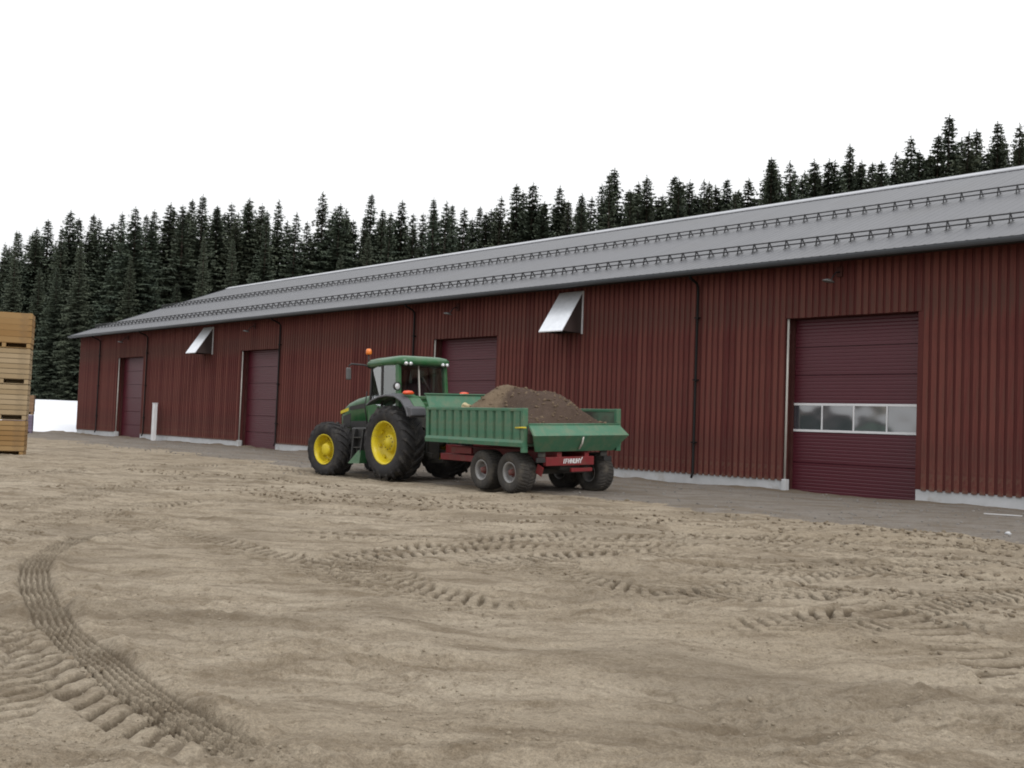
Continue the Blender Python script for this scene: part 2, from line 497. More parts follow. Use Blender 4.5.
TRAC = (-2.44, 29.08)
def macro(x, y):
    dist = OFF - (x * N_.x + y * N_.y)
    g = -0.07 * sstep(3.0, 7.0, dist)
    g -= 0.11 * np.exp(-(((x + 4.5) / 3.0) ** 2 + ((y - 29.2) / 2.8) ** 2))
    return g, dist
def gedge(x, y):
    s_ = x * D_.x + y * D_.y
    return 6.85 - 1.5 * sstep(22, 45, s_) + 0.7 * perlin(x / 2.5, y / 2.5, 61) + 0.35 * perlin(x / 0.6, y / 0.6, 62)
def hfun(x, y):
    x = np.asarray(x, float); y = np.asarray(y, float)
    g, dist = macro(x, y)
    calm = 0.25 + 0.75 * sstep(5.0, 9.0, dist)
    wx = x + 0.35 * perlin(x * 0.5, y * 0.5, 5); wy = y + 0.35 * perlin(x * 0.5, y * 0.5, 6)
    h = 0.055 * perlin(wx / 4.2, wy / 3.0, 1) + 0.045 * perlin(wx / 1.7, wy / 1.05, 2)
    h += 0.036 * perlin(wx / 0.75, wy / 0.42, 3) + 0.03 * sstep(0.0, 0.5, perlin(wx / 1.1, wy / 0.33, 12)) * sstep(-0.1, 0.4, perlin(x / 2.8, y / 2.0, 13))
    h += 0.05 * np.maximum(perlin(wx / 2.4 + 0.3 * wy, wy / 0.5, 16), 0) * sstep(10.0, 7.5, y)
    rough = 0.4 + 0.9 * sstep(-0.25, 0.35, perlin(x / 2.3, y / 1.7, 9))
    h += rough * (0.024 * perlin(wx / 0.27, wy / 0.17, 4) + 0.014 * perlin(wx / 0.10, wy / 0.08, 7) + 0.006 * perlin(x / 0.045, y / 0.04, 8))
    h -= 0.022 * sstep(0.28, 0.6, perlin(wx / 0.33, wy / 0.2, 14)) * sstep(-0.1, 0.4, perlin(x / 1.9, y / 1.3, 15))
    h = h * calm
    tone_shade = 0.35 * sstep(0.1, 0.5, perlin(x / 2.6, y / 1.4, 21)) * calm  # damp patches; shade of the tracks is painted in further down
    off_gravel = sstep(0.1, 0.7, dist - gedge(x, y)).ravel()
    for ti, (kind, hw, dp, L) in enumerate(TR):
        lo = L.min(0) - 0.8; hi = L.max(0) + 0.8
        m = np.nonzero(((x > lo[0]) & (x < hi[0]) & (y > lo[1]) & (y < hi[1])).ravel())[0]
        if not len(m): continue
        X = x.ravel()[m]; Y = y.ravel()[m]
        a = L[:-1]; b = L[1:]
        d = b - a; ln = np.linalg.norm(d, axis=1); d = d / ln[:, None]
        cs = np.concatenate([[0], np.cumsum(ln)[:-1]])
        W = np.empty(len(m)); S = np.empty(len(m))
        for c0 in range(0, len(m), 20000):
            sl_ = slice(c0, c0 + 20000)
            rx = X[sl_, None] - a[None, :, 0]; ry = Y[sl_, None] - a[None, :, 1]
            tt = np.clip(rx * d[:, 0] + ry * d[:, 1], 0, ln)
            ex = rx - tt * d[:, 0]; ey = ry - tt * d[:, 1]
            dd = ex * ex + ey * ey
            j = dd.argmin(1); ii = np.arange(len(j))
            sg = np.sign(d[j, 0] * ry[ii, j] - d[j, 1] * rx[ii, j])
            W[sl_] = np.sqrt(dd[ii, j]) * sg
            S[sl_] = cs[j] + tt[ii, j]
        n = np.abs(W) < hw + 0.35
        if not n.any(): continue
        m = m[n]; W = W[n]; S = S[n]; X = X[n]; Y = Y[n]
        W = W + 0.02 * perlin(X / 0.4, Y / 0.4, 30 + ti)
        total = cs[-1] + ln[-1]
        str_ = np.maximum(sstep(-0.95, -0.30, perlin(X / 1.5, Y / 1.5, 50 + ti)), 0.8 if ti == NRIB else 0.45) * sstep(0, 1.2, S) * sstep(0, 1.2, total - S) * off_gravel[m]
        aw = np.abs(W)
        inside = sstep(hw + 0.03, hw - 0.03, aw)
        hm = h.ravel(); mo = tone_shade.ravel()
        base = hm[m] * (1 - 0.75 * inside * str_)
        base -= 0.35 * dp * inside * str_
        base += 0.55 * dp * np.exp(-((aw - hw - 0.06) / 0.055) ** 2) * str_ * (0.5 + 0.9 * perlin(X / 0.23, Y / 0.23, 77))
        if kind == 'dots':
            base = hm[m] * (1 - 0.6 * inside * str_) + 0.012 * inside * str_
            ph = (S + 0.35 * aw) / 0.20 + 0.5 * (W < 0) + 0.12 * perlin(S / 0.7, S * 0, 120 + ti)
            dot = sstep(0.62, 0.88, 0.5 + 0.5 * np.cos(2 * np.pi * ph)) * np.exp(-((aw - 0.75 * hw) / (0.42 * hw)) ** 4)
            k_ = str_ * np.clip(0.75 + 0.7 * perlin(X / 0.6, Y / 0.6, 96), 0, 1)
            base = base - 0.06 * dot * k_ + 0.03 * sstep(0.25, 0.0, 0.5 + 0.5 * np.cos(2 * np.pi * ph)) * np.exp(-((aw - 0.75 * hw) / (0.42 * hw)) ** 4) * k_
            mo[m] = np.maximum(mo[m], 0.95 * dot * k_)  # shade of the lug marks painted in along with dug damp sand
        elif kind != 'rib':
            if kind == 'lug1':
                ph = (S + (W + hw) * 0.9) / 0.21
                gate = 1.0
            elif kind == 'bar':
                ph = (S + 0.25 * W + 0.5 * W * W) / 0.27
                gate = 1.0
            else:
                ph = (S + aw * 0.55 + 0.5 * aw * aw) / 0.175 + 0.5 * (W < 0)
                gate = sstep(0.0, 0.02, aw)
            ph = ph + 0.10 * perlin(X / 0.5, Y / 0.5, 140 + ti)
            sw = 0.5 + 0.5 * np.cos(2 * np.pi * ph)
            A_ = dp * np.clip(0.9 + 0.5 * perlin(X / 0.35, Y / 0.35, 91), 0.2, 1.4) * str_ * inside
            rough_in = hm[m] * (1 - 0.88 * inside * str_) + 0.006 * perlin(X / 0.05, Y / 0.05, 150) * inside
            base = rough_in - 0.012 * inside * str_ + A_ * (sstep(0.82, 0.52, sw) - 0.55) * gate
            base += 0.45 * dp * np.exp(-((aw - hw - 0.05) / 0.045) ** 2) * str_ * (0.6 + 0.9 * perlin(X / 0.16, Y / 0.16, 77))
            groove = sstep(0.60, 0.82, sw) * gate * inside
            hole = groove * np.exp(-((aw - hw + 0.05) / 0.045) ** 2)
            base -= 0.2 * dp * hole * str_
            mo[m] = np.maximum(mo[m] * (1 - 0.6 * inside * str_), (1.0 * groove + 0.2 * hole) * str_)  # groove shade put into the colour together with dug damp sand
        else:
            rp = 2 * hw / 6.0
            rib = 0.5 + 0.5 * np.cos(2 * np.pi * W / rp)
            blk = 0.5 + 0.5 * np.cos(2 * np.pi * (S + 0.025 * np.sign(np.sin(np.pi * W / rp))) / 0.095)
            pat = sstep(0.3, 0.7, rib) * (0.70 + 0.30 * sstep(0.2, 0.7, blk))
            base -= 0.85 * dp * (1 - pat) * inside * str_ - 0.35 * dp * inside * str_
            edge = np.exp(-((W * (1 if ti == NRIB else -1) + hw + 0.10) / 0.05) ** 2)
            base += (0.02 if ti == NRIB else 0.012) * edge * str_ * (0.7 + 0.5 * np.cos(2 * np.pi * S / 0.07))
            mo[m] = np.maximum(mo[m], 0.40 * (1 - pat) ** 2 * inside * str_)  # tread grooves coloured darker for shade as well as damp
        hm[m] = base
    return g + h, np.clip(tone_shade, 0, 1)

UM, Y0, Y1, ZB = 0.70, 3.0, 76.0, -0.07
ys = [Y0]
while ys[-1] < Y1:
    ys.append(ys[-1] + max(0.0125, ys[-1] ** 2 / (2900.0 if ys[-1] < 8 else 4600.0)))
ys[-1] = Y1
ys = np.array(ys)
us = np.linspace(-UM, UM, 1100)
GX = ys[:, None] * us[None, :]
GY = np.repeat(ys[:, None], len(us), 1)
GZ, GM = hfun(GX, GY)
win = sstep(0, 0.03, UM - np.abs(us))[None, :] * (sstep(0, 0.4, ys - Y0) * sstep(0, 6, Y1 - ys))[:, None]
GZ = ZB + (GZ - ZB) * win
ny, nx = GX.shape
c = [0, nx - 1, ny * nx - 1, (ny - 1) * nx]
BIG = 2500
ev = [(-BIG, -BIG, ZB), (BIG, -BIG, ZB), (BIG, BIG, ZB), (-BIG, BIG, ZB)]
ef = [(-1, -2, c[1], c[0]), (-2, -3, c[2], c[1]), (-3, -4, c[3], c[2]), (-4, -1, c[0], c[3])]
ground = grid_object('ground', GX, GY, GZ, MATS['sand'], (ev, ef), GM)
tag(ground, 'sandy yard criss-crossed by tractor tyre tracks', 'ground', kind='structure')

# gravel drive along the barn, ragged edge sinking into the sand
gs = np.arange(3.0, 70.0, 0.11); gd = np.arange(-0.35, 9.2, 0.11)
S_, DD = np.meshgrid(gs, gd)
PX = N_.x * (OFF - DD) + D_.x * S_; PY = N_.y * (OFF - DD) + D_.y * S_
mg, _ = macro(PX, PY)
hz, _ = hfun(PX, PY)
edge = gedge(PX, PY)
lift = 0.05 * sstep(0.55, -0.3, DD - edge) - 0.028
bank = sstep(0.9, 0.15, DD + 0.35 * perlin(S_ / 1.3, DD / 2, 64)) * (0.05 + 0.07 * perlin(S_ / 0.9, DD / 0.9, 65)) * sstep(-0.2, 0.25, perlin(S_ / 4, DD / 9, 66) + 0.1)
PZ = hz + lift + np.maximum(bank, 0) + 0.006 * perlin(PX / 0.22, PY / 0.22, 63)
bmask = sstep(1.0, 0.2, DD + 0.6 * perlin(S_ / 1.3, DD / 1.2, 64)) * 0.8 + 0.5 * sstep(0.1, 0.5, perlin(S_ / 5, DD / 0.7, 67))
gr = grid_object('gravel_drive', PX, PY, PZ, MATS['gravel'], None, np.clip(bmask, 0, 1))
tag(gr, 'grey gravel drive along the foot of the red barn wall', 'drive', kind='structure')

# loose clods and pebbles
def scatter(name, mat, pts, sizes, label, cat, st=(1, 1, .75)):
    ico = [(0, 0, 1), (.89, 0, .45), (.28, .85, .45), (-.72, .53, .45), (-.72, -.53, .45), (.28, -.85, .45), (.72, .53, -.45), (-.28, .85, -.45), (-.89, 0, -.45), (-.28, -.85, -.45), (.72, -.53, -.45), (0, 0, -1)]
    fc = [(0,1,2),(0,2,3),(0,3,4),(0,4,5),(0,5,1),(1,6,2),(2,7,3),(3,8,4),(4,9,5),(5,10,1),(6,7,2),(7,8,3),(8,9,4),(9,10,5),(10,6,1),(11,7,6),(11,8,7),(11,9,8),(11,10,9),(11,6,10)]
    ico = np.array(ico); fc = np.array(fc)
    rg = np.random.default_rng(3)
    k = len(pts)
    V = ico[None] * (1 + 0.35 * rg.standard_normal((k, 12, 1)).clip(-1, 1)) * sizes[:, None, None] * rg.uniform(0.6, 1.2, (k, 1, 3)) * np.array(st)
    V = V + pts[:, None, :]
    F = fc[None] + (np.arange(k) * 12)[:, None, None]
    me = bpy.data.meshes.new(name)
    me.vertices.add(k * 12); me.vertices.foreach_set('co', V.astype(np.float32).ravel())
    me.loops.add(k * 60); me.loops.foreach_set('vertex_index', F.astype(np.int32).ravel())
    me.polygons.add(k * 20)
    me.polygons.foreach_set('loop_start', (np.arange(k * 20) * 3).astype(np.int32)); me.polygons.foreach_set('loop_total', np.full(k * 20, 3, np.int32))
    me.update(calc_edges=True)
    me.materials.append(mat)
    o = bpy.data.objects.new(name, me); col.objects.link(o)
    return tag(o, label, cat, kind='stuff')
rg = np.random.default_rng(11)
yy = 3.6 + 11.0 * rg.random(11000) ** 1.6; xx = yy * rg.uniform(-0.6, 0.6, 11000)
keep = perlin(xx / 1.2, yy / 0.8, 41) > -0.05
xx, yy = xx[keep], yy[keep]
zz, _ = hfun(xx, yy)
szc = 0.003 + 0.013 * rg.random(len(xx)) ** 5
scatter('sand_clods', MATS['clod'], np.stack([xx, yy, zz + 0.003], -1), szc, 'small clods scattered over the trampled sand', 'clods')
tp, tsz = [], []
for kind, hw, dp, L in TR:
    if kind == 'rib': continue
    pit = .205 if kind == 'dots' else .19
    dl = np.linalg.norm(np.diff(L, axis=0), axis=1); acc = np.concatenate([[0], np.cumsum(dl)])
    for sg_ in ((1, -1) if kind != 'lug1' else (-1,)):
        for sv_ in np.arange(.1 if sg_ > 0 else .2, acc[-1], pit):
            sj = sv_ + rg.normal(0, .02)
            x_ = np.interp(sj, acc, L[:, 0]); y_ = np.interp(sj, acc, L[:, 1])
            x2 = np.interp(sj + .1, acc, L[:, 0]); y2 = np.interp(sj + .1, acc, L[:, 1])
            nv = np.array([-(y2 - y_), x2 - x_]); nv = nv / (np.linalg.norm(nv) + 1e-9)
            px_, py_ = np.array([x_, y_]) + nv * sg_ * (hw + rg.normal(0, .025))
            dense = float(perlin(np.array([px_ / 1.3]), np.array([py_ / 1.3]), 130)[0])
            if rg.random() > (1.1 if kind == 'dots' else .22) + .6 * dense: continue
            if abs(px_) > .66 * py_ or py_ < 3.6: continue
            big = (.020 + .022 * rg.random()) if kind == 'dots' else (.010 + .018 * rg.random() ** 2)
            tp.append((px_, py_)); tsz.append(big)
            for _ in range(2):
                tp.append((px_ + rg.normal(0, .045), py_ + rg.normal(0, .06))); tsz.append(big * rg.uniform(.3, .75))
tp = np.array(tp); tsz = np.array(tsz)
kp = (OFF - (tp[:, 0] * N_.x + tp[:, 1] * N_.y)) > gedge(tp[:, 0], tp[:, 1]) + .25
tp, tsz = tp[kp], tsz[kp]
tz, _ = hfun(tp[:, 0], tp[:, 1])
scatter('track_clods', MATS['clod_dark'], np.stack([tp[:, 0], tp[:, 1], tz + tsz * .1], -1), tsz, 'damp clods thrown up along the tyre tracks, lug-mark shade in their colour', 'clods', (1.05, 1.9, .85))
k = 2600
ss = rg.uniform(6, 50, k); dd = rg.uniform(0.1, 6.9, k)
xx = N_.x * (OFF - dd) + D_.x * ss; yy = N_.y * (OFF - dd) + D_.y * ss
zz, _ = hfun(xx, yy)
scatter('gravel_stones', MATS['pebble'], np.stack([xx, yy, zz + 0.03], -1), 0.012 + 0.025 * rg.random(k) ** 3, 'loose grey stones on the gravel drive', 'gravel')

# snow and forest floor behind
sx = np.linspace(-90, 12, 120); sy = np.linspace(62, 96, 60)
SX, SY = np.meshgrid(sx, sy)
e0 = 66.2 + 0.8 * perlin(SX / 5, SY * 0, 70)
SZ = -0.25 + 2.30 * sstep(0, 18, SY - e0) + 0.18 * sstep(0, .8, SY - e0) + 0.16 * perlin(SX / 3.5, SY / 3.5, 71) * sstep(0, 5, SY - e0)
snow = grid_object('snow_field', SX, SY, SZ, MATS['snow'])
tag(snow, 'bright white snow field between the crates and the barn end', 'snow', kind='structure')
fx = np.linspace(-160, 150, 60); fy = np.concatenate([np.linspace(0, 14, 20), np.linspace(16, 170, 30)])
FX, FT = np.meshgrid(fx, fy)
def forest_edge(x):     # near edge of the forest: farther on the left, closer on the right
    return np.interp(x, [-160, -60, -20, 0, 25, 60, 150], [86, 86, 87, 88, 80, 66, 66])
FY = FT + forest_edge(FX)
FZ = -0.3 + 2.35 * sstep(0, 3, FT) + 0.02 * FT + 0.25 * perlin(FX / 6, FY / 6, 72)
ff = grid_object('forest_floor', FX, FY, FZ, MATS['forest_floor'])
tag(ff, 'dark forest floor under the spruces', 'ground', kind='structure')
def floor_z(x, y):
    t = y - float(forest_edge(x))
    return float(-0.3 + 2.35 * sstep(0, 3, np.array(t)) + 0.02 * t)

# ------------------------------------------------------------------ the barn (local x = -s along the wall, y into the building)
barn = empty('barn', (N_.x * OFF, N_.y * OFF, 0), (0, 0, A - math.pi / 2))
tag(barn, 'long red board barn with grey metal roof behind the tractor', 'barn')
XL, XR = -66.4, -5.75
ZW0, ZW1 = 0.33, 6.08
HD = 10.0                      # half depth
EZ, EY = 6.14, -0.65           # roof edge
SLP = 0.400
DOORS = [(-60.4, -56.85), (-45.55, -42.0), (-30.7, -27.1), (-15.45, -11.75)]
DH = 4.66
TH = 0.42
# wall: under-boards with the door openings, then each over-board on its own
mb = MB()
xs = XL
for a, b in DOORS:
    mb.box(xs, a, 0, TH, ZW0, ZW1)
    mb.box(a, b, 0.001, TH, DH, ZW1)
    xs = b
mb.box(xs, XR, 0, TH, ZW0, ZW1)
wall = mb.build('wall', MATS['wall_back'], barn)
SP = 0.2
full = MB().box(-.064, .064, -.019, -.001, ZW0 - .03, ZW1 - .02).mesh('board', MATS['board'])
short = MB().box(-.064, .064, -.019, -.001, DH - .0, ZW1 - .02).mesh('board', MATS['board'])
nb = int((XR - XL) / SP)
for i in range(nb + 1):
    x = XL + 0.07 + i * SP
    if x > XR - .06: break
    over = any(a - .03 < x < b + .03 for a, b in DOORS)
    o = inst('board', short if over else full, wall, (x + rnd.uniform(-.006, .006), rnd.uniform(-.004, 0), rnd.uniform(-.004, .003)))
    o.scale = (rnd.uniform(.93, 1.06), 1, 1)
# gable and rear walls
gw = [(0, .0), (2 * HD, .0), (2 * HD, 5.7), (HD, 5.7 + HD * SLP + .2), (0, 5.7)]
for x0, x1 in ((XL + .002, XL + .3), (XR - .3, XR - .002)):
    MB().prism([(TH + .002 if p[0] == 0 else p[0], p[1]) for p in gw], x0, x1, 'x').build('gable_wall', MATS['wall_back'], barn)
MB().box(XL + .3, XR - .3, 2 * HD - .3, 2 * HD - .003, 0, 5.7).build('rear_wall', MATS['wall_back'], barn)
# plinth pieces between the doors
segs = [(XL + .02, DOORS[0][0])] + [(DOORS[i][1], DOORS[i + 1][0]) for i in range(3)] + [(DOORS[3][1], XR - .02)]
for a, b in segs:
    MB().box(a + .004, b - .004, .012, TH - .02, -.4, ZW0 - .002).build('foundation', MATS['concrete'], barn, .012)
# doors
rib_prof = []
def door_panel_mesh(w, h):
    n = max(3, round(h / .095))
    pts = [(.05, 0.004), (.05, h - .004)]
    for k in range(n - 1, -1, -1):
        z1 = h * (k + 1) / n - .004; z0 = h * k / n + .004
        pts += [(.0, z1 - .012), (.0, z0 + .012), (.008, z0)] if k else [(.0, z1 - .012), (.0, z0)]
    m = MB()
    m.prism(pts, -w / 2, w / 2, 'x')
    return m.mesh('panel', MATS['door'])
DY = 0.36
for di, (a, b) in enumerate(DOORS):
    cx = (a + b) / 2; w = b - a
    d = empty('door', (cx, DY, 0), (0, 0, 0), barn)
    d['label'] = ['farthest narrow looking sectional door', 'second farthest door left of the tractor', 'door half hidden behind the tractor cab', 'nearest door with a strip of windows'][di]
    wp = w - .02
    if di == 3:
        lo, hi = 1.63, 2.40
        m0 = door_panel_mesh(wp, lo / 2); m1 = door_panel_mesh(wp, (DH - hi) / 3)
        for k in range(2): inst('panel', m0, d, (0, 0, k * lo / 2))
        for k in range(3): inst('panel', m1, d, (0, 0, hi + k * (DH - hi) / 3))
        fr = MB()
        fr.box(-wp / 2, wp / 2, -.012, .04, lo + .003, lo + .065); fr.box(-wp / 2, wp / 2, -.012, .04, hi - .065, hi - .003)
        for k in range(5):
            xx_ = -wp / 2 + .02 + (wp - .04) * k / 4
            fr.box(xx_ - .02, xx_ + .02, -.011, .039, lo + .066, hi - .066)
        fr.build('window_frame', MATS['white'], d, .004)
        for k in range(4):
            x0 = -wp / 2 + .02 + (wp - .04) * k / 4 + .021; x1 = -wp / 2 + .02 + (wp - .04) * (k + 1) / 4 - .021
            MB().box(-(x1 - x0) / 2, (x1 - x0) / 2, .008, .022, -.32, .32).build('pane', MATS['pane'], d, loc=((x0 + x1) / 2, 0, (lo + hi) / 2))
        MB().box(wp / 2 - .09, wp / 2 - .06, -.03, -.001, 1.25, 1.42).build('handle', MATS['lamp_grey'], d, .004)
    else:
        m0 = door_panel_mesh(wp, DH / 6)
        for k in range(6): inst('panel', m0, d, (0, 0, k * DH / 6))
    # dark rubber track side, pale post on the far reveal with its footing, trim boards
    MB().box(a + .001, a + .10, DY - .10, DY - .004, .0, DH - .002).build('door_track', MATS['trim'], barn)
    MB().box(b - .05, b - .001, DY - .06, DY - .004, .0, DH - .002).build('door_track', MATS['trim'], barn)
    MB().tube([(a + .05, .06, .32), (a + .05, .06, DH - .01)], .031, 10).build('door_post', MATS['galv_post'], barn)
    MB().box(a + .001, a + .13, -.03, .16, -.3, .34).build('post_footing', MATS['concrete'], barn, .015)

# roof
yr = HD
def rz(y): return EZ + (y - EY) * SLP
OV = .14
deck = [(EY + .06, EZ - .16), (EY + .03, EZ - .03), (yr, rz(yr) - .045), (2 * yr - EY - .03, EZ - .03), (2 * yr - EY - .06, EZ - .16), (2 * yr + .3, 5.88), (yr, rz(yr) - .45), (-.05, 6.085)]
roof = MB().prism(deck, XL - OV + .02, XR + OV - .02, 'x').build('roof', MATS['soffit'], barn)
# front and back corrugated sheets
for side in (1, -1):
    per = .25
    xs = []
    x = XL - OV
    while x < XR + OV:
        xs += [(x, 0), (x + .17, 0), (x + .185, .007), (x + .235, .007)]
        x += per
    m = MB()
    rows = [(EY, 0), (3.0, 0), (6.5, 0), (yr, 0)]
    v = []
    for (y_, _) in rows:
        for (x_, h_) in xs:
            yy_ = y_ if side == 1 else 2 * yr - y_
            v.append((x_, yy_, rz(y_) + h_ + .004))
    n = len(xs)
    f = [(i * n + k, i * n + k + 1, (i + 1) * n + k + 1, (i + 1) * n + k) for i in range(len(rows) - 1) for k in range(n - 1)]
    m.add(v, f)
    m.build('roof_sheet', MATS['roof'], roof)
MB().prism([(yr - .28, rz(yr - .28) + .03), (yr - .27, rz(yr - .28) + .075), (yr, rz(yr) + .10), (yr + .27, rz(yr - .28) + .075), (yr + .28, rz(yr - .28) + .03)], XL - OV - .01, XR + OV + .01, 'x').build('ridge_cap', MATS['ridge'], roof)
for xx_, sg in ((XL - OV - .002, -1), (XR + OV + .002, 1)):
    for s2 in (1, -1):
        pts = [(EY, EZ - .2), (EY, EZ + .03), (yr, rz(yr) + .03), (yr, rz(yr) - .2)]
        if s2 < 0: pts = [(2 * yr - p[0] + .001, p[1]) for p in pts]
        MB().prism(pts, xx_, xx_ + sg * .03, 'x').build('barge_board', MATS['gutter'], roof)
# gutter: half-round trough with a fascia behind
gp = []
for k in range(9):
    an = math.pi + math.pi * k / 8
    gp.append((EY - .065 + .095 * math.cos(an), EZ - .03 + .125 * math.sin(an)))
gp += [(EY - .065 + .086 * math.cos(math.pi + math.pi * k / 8), EZ - .03 + .113 * math.sin(math.pi + math.pi * k / 8)) for k in range(8, -1, -1)]
g = MB().prism(gp, XL - OV + .01, XR + OV - .01, 'x').build('gutter', MATS['gutter'], barn)
MB().box(XL - OV + .03, XR + OV - .03, EY + .033, EY + .056, EZ - .17, EZ - .06).build('fascia', MATS['soffit'], barn)
# two rows of snow guards: rails and single brackets
nrm = Vector((0, -math.sin(math.atan(SLP)), math.cos(math.atan(SLP))))
along = Vector((0, math.cos(math.atan(SLP)), math.sin(math.atan(SLP))))
bm_ = MB()
bm_.bar(along * -.15, nrm * .22, .05, .014, (1, 0, 0)); bm_.bar(along * .09, nrm * .22 + along * .01, .045, .012, (1, 0, 0))
bm_.bar(along * -.2 + nrm * .008, along * .14 + nrm * .008, .05, .012, (0, -.4, 1))
bracket = bm_.mesh('bracket', MATS['snowguard'])
for sdist in (1.6, 6.2):
    p0 = Vector((0, EY, EZ + .03)) + along * sdist
    rails = MB()
    for hh, aa in ((.10, -.10), (.21, -.035)):
        q = p0 + nrm * hh + along * aa
        rails.tube([(XL + .3, q.y, q.z), (XR - .2, q.y, q.z)], .019, 6)
    sg = rails.build('snow_guard', MATS['snowguard'], roof)
    x = XL + .4
    while x < XR - .1:
        inst('bracket', bracket, sg, (x + rnd.uniform(-.03, .03), p0.y, p0.z))
        x += .51
# downpipes with swan necks
for x in (-18.33, -31.8, -42.0 + .16, -56.2, -63.0):
    if x == -42.0 + .16: x = -41.82
    p = MB()
    p.tube([(x + .10, EY + .0, EZ - .12), (x + .08, EY + .05, EZ - .22), (x + .04, -.24, EZ - .33), (x, -.11, EZ - .42), (x, -.1, EZ - .6), (x, -.1, .34), (x, -.17, .2)], .037, 10)
    dp = p.build('downpipe', MATS['pipe'], barn)
    for z in (1.2, 3.0, 4.8):
        MB().box(x - .065, x + .065, -.16, -.028, z, z + .04).build('clip', MATS['pipe'], dp)
# rain hoods over the ventilation openings
for ri, xr in enumerate((-22.98, -48.5)):
    w, h, e = 1.05, 1.33, .92
    zb = 4.58
    hood = empty('vent_hood', (xr, -.03, zb), (0, 0, 0), barn)
    hood['label'] = ['nearer rain hood with bright metal lid', 'farther rain hood with bright metal lid'][ri]
    MB().hexa([(-w, -e, -.02), (0.02, -e, -.02), (.02, -.01, h), (-w, -.01, h), (-w, -e - .006, .012), (.02, -e - .006, .012), (.02, -.01, h + .035), (-w, -.01, h + .035)]).build('lid', MATS['galv'], hood)
    for x0 in (-.028, -w + .008):
        MB().prism([(-.002, 0), (-.002, h - .02), (-e + .02, 0)], x0, x0 + .02, 'x').build('cheek', MATS['hood_cheek'], hood)
    MB().box(.0, .045, -.035, 0, -.03, h + .03).build('edge_trim', MATS['white'], hood)
    MB().box(-w + .03, -.03, -.012, .01, .02, h - .05).build('vent_opening', MATS['soffit'], hood)
# wall lamps above the doors
for x in (-13.85, -29.25, -44.25, -59.0):
    l = empty('wall_lamp', (x, -.03, 5.66), (0, 0, 0), barn)
    MB().box(-.09, .07, -.05, 0, .0, .26).build('mounting_plate', MATS['trim'], l, .008)
    MB().tube([(0, -.05, .12), (-.02, -.18, .10), (-.04, -.30, -.02), (-.06, -.36, -.12)], .018, 6).build('arm', MATS['snowguard'], l)
    MB().lathe([(.0, .05), (.07, .045), (.16, .0), (.15, -.02), (.0, -.03)], 18).build('lamp_shade', MATS['lamp_grey'], l, loc=(-.1, -.42, -.15), rot=(R(84), R(8), 0))

# ------------------------------------------------------------------ vehicle materials
DUST = (0.22, 0.185, 0.14)
MATS['tgreen'] = pm('tractor_green_paint', (0.0187, 0.1062, 0.0340), (0.0170, 0.0892, 0.0306), 3, 0.32, dirt=(0.085, 0.13, 0.075), dirt_lo=0.42, dirt_hi=0.8, dscale=3.5, spec=0.5)
MATS['yellow'] = pm('yellow_rim_paint', (0.62, 0.50, 0.018), (0.55, 0.43, 0.02), 3, 0.4, dirt=(0.30, 0.24, 0.08), dirt_lo=0.55, dirt_hi=0.85, dscale=5)
MATS['tyre'] = pm('dusty_tyre_rubber', (0.034, 0.033, 0.034), (0.024, 0.023, 0.024), 6, 0.85, dirt=(0.085, 0.077, 0.067), dirt_lo=0.5, dirt_hi=0.8, dscale=4, spec=0.25, bscale=30, bstr=0.2, bdist=0.006)
MATS['tyre2'] = pm('greyed_trailer_tyre', (0.060, 0.055, 0.050), (0.042, 0.040, 0.038), 6, 0.88, dirt=(0.12, 0.105, 0.085), dirt_lo=0.5, dirt_hi=0.8, dscale=4, spec=0.2, bscale=30, bstr=0.2, bdist=0.006)
MATS['black'] = pm('black_plastic', (0.02, 0.02, 0.021), (0.03, 0.029, 0.028), 5, 0.55)
MATS['flare'] = pm('grey_black_fender', (0.085, 0.085, 0.095), (0.065, 0.065, 0.072), 4, 0.5)
MATS['iron'] = pm('dark_cast_iron', (0.03, 0.032, 0.03), (0.05, 0.045, 0.04), 5, 0.7, dirt=(0.12, 0.10, 0.075), dirt_lo=0.55, dirt_hi=0.85)
MATS['seat'] = pm('dark_seat_cloth', (0.018, 0.018, 0.02), None, 8, 0.9)
MATS['orange'] = pm('orange_beacon_plastic', (0.75, 0.20, 0.02), (0.65, 0.16, 0.02), 4, 0.25, spec=0.6)
MATS['redlamp'] = pm('red_lamp_plastic', (0.62, 0.045, 0.015), (0.7, 0.10, 0.02), 12, 0.2, spec=0.6)
MATS['lens'] = pm('clear_lamp_lens', (0.75, 0.76, 0.78), (0.55, 0.56, 0.58), 12, 0.15, 0.3, spec=0.8)
MATS['mirror'] = pm('mirror_back', (0.10, 0.10, 0.10), None, 3, 0.4)
MATS['rgreen'] = pm('trailer_green_paint', (0.0430, 0.1376, 0.0791), (0.0516, 0.1531, 0.0912), 2.2, 0.5, dirt=(0.13, 0.16, 0.10), dirt_lo=0.45, dirt_hi=0.8, dscale=4.5, spec=0.4)
MATS['rinner'] = pm('trailer_inside_stained', (0.075, 0.15, 0.10), (0.10, 0.10, 0.075), 2.2, 0.8, dirt=(0.05, 0.042, 0.035), dirt_lo=0.42, dirt_hi=0.72, dscale=1.6)
MATS['red'] = pm('red_chassis_paint', (0.19, 0.018, 0.022), (0.15, 0.016, 0.018), 3, 0.5, dirt=(0.12, 0.06, 0.045), dirt_lo=0.5, dirt_hi=0.85, dscale=3)
MATS['rim_grey'] = pm('silver_grey_rim', (0.30, 0.30, 0.30), (0.23, 0.225, 0.22), 5, 0.5, 0.3, dirt=(0.22, 0.19, 0.15), dirt_lo=0.5, dirt_hi=0.85)
MATS['soil'] = None
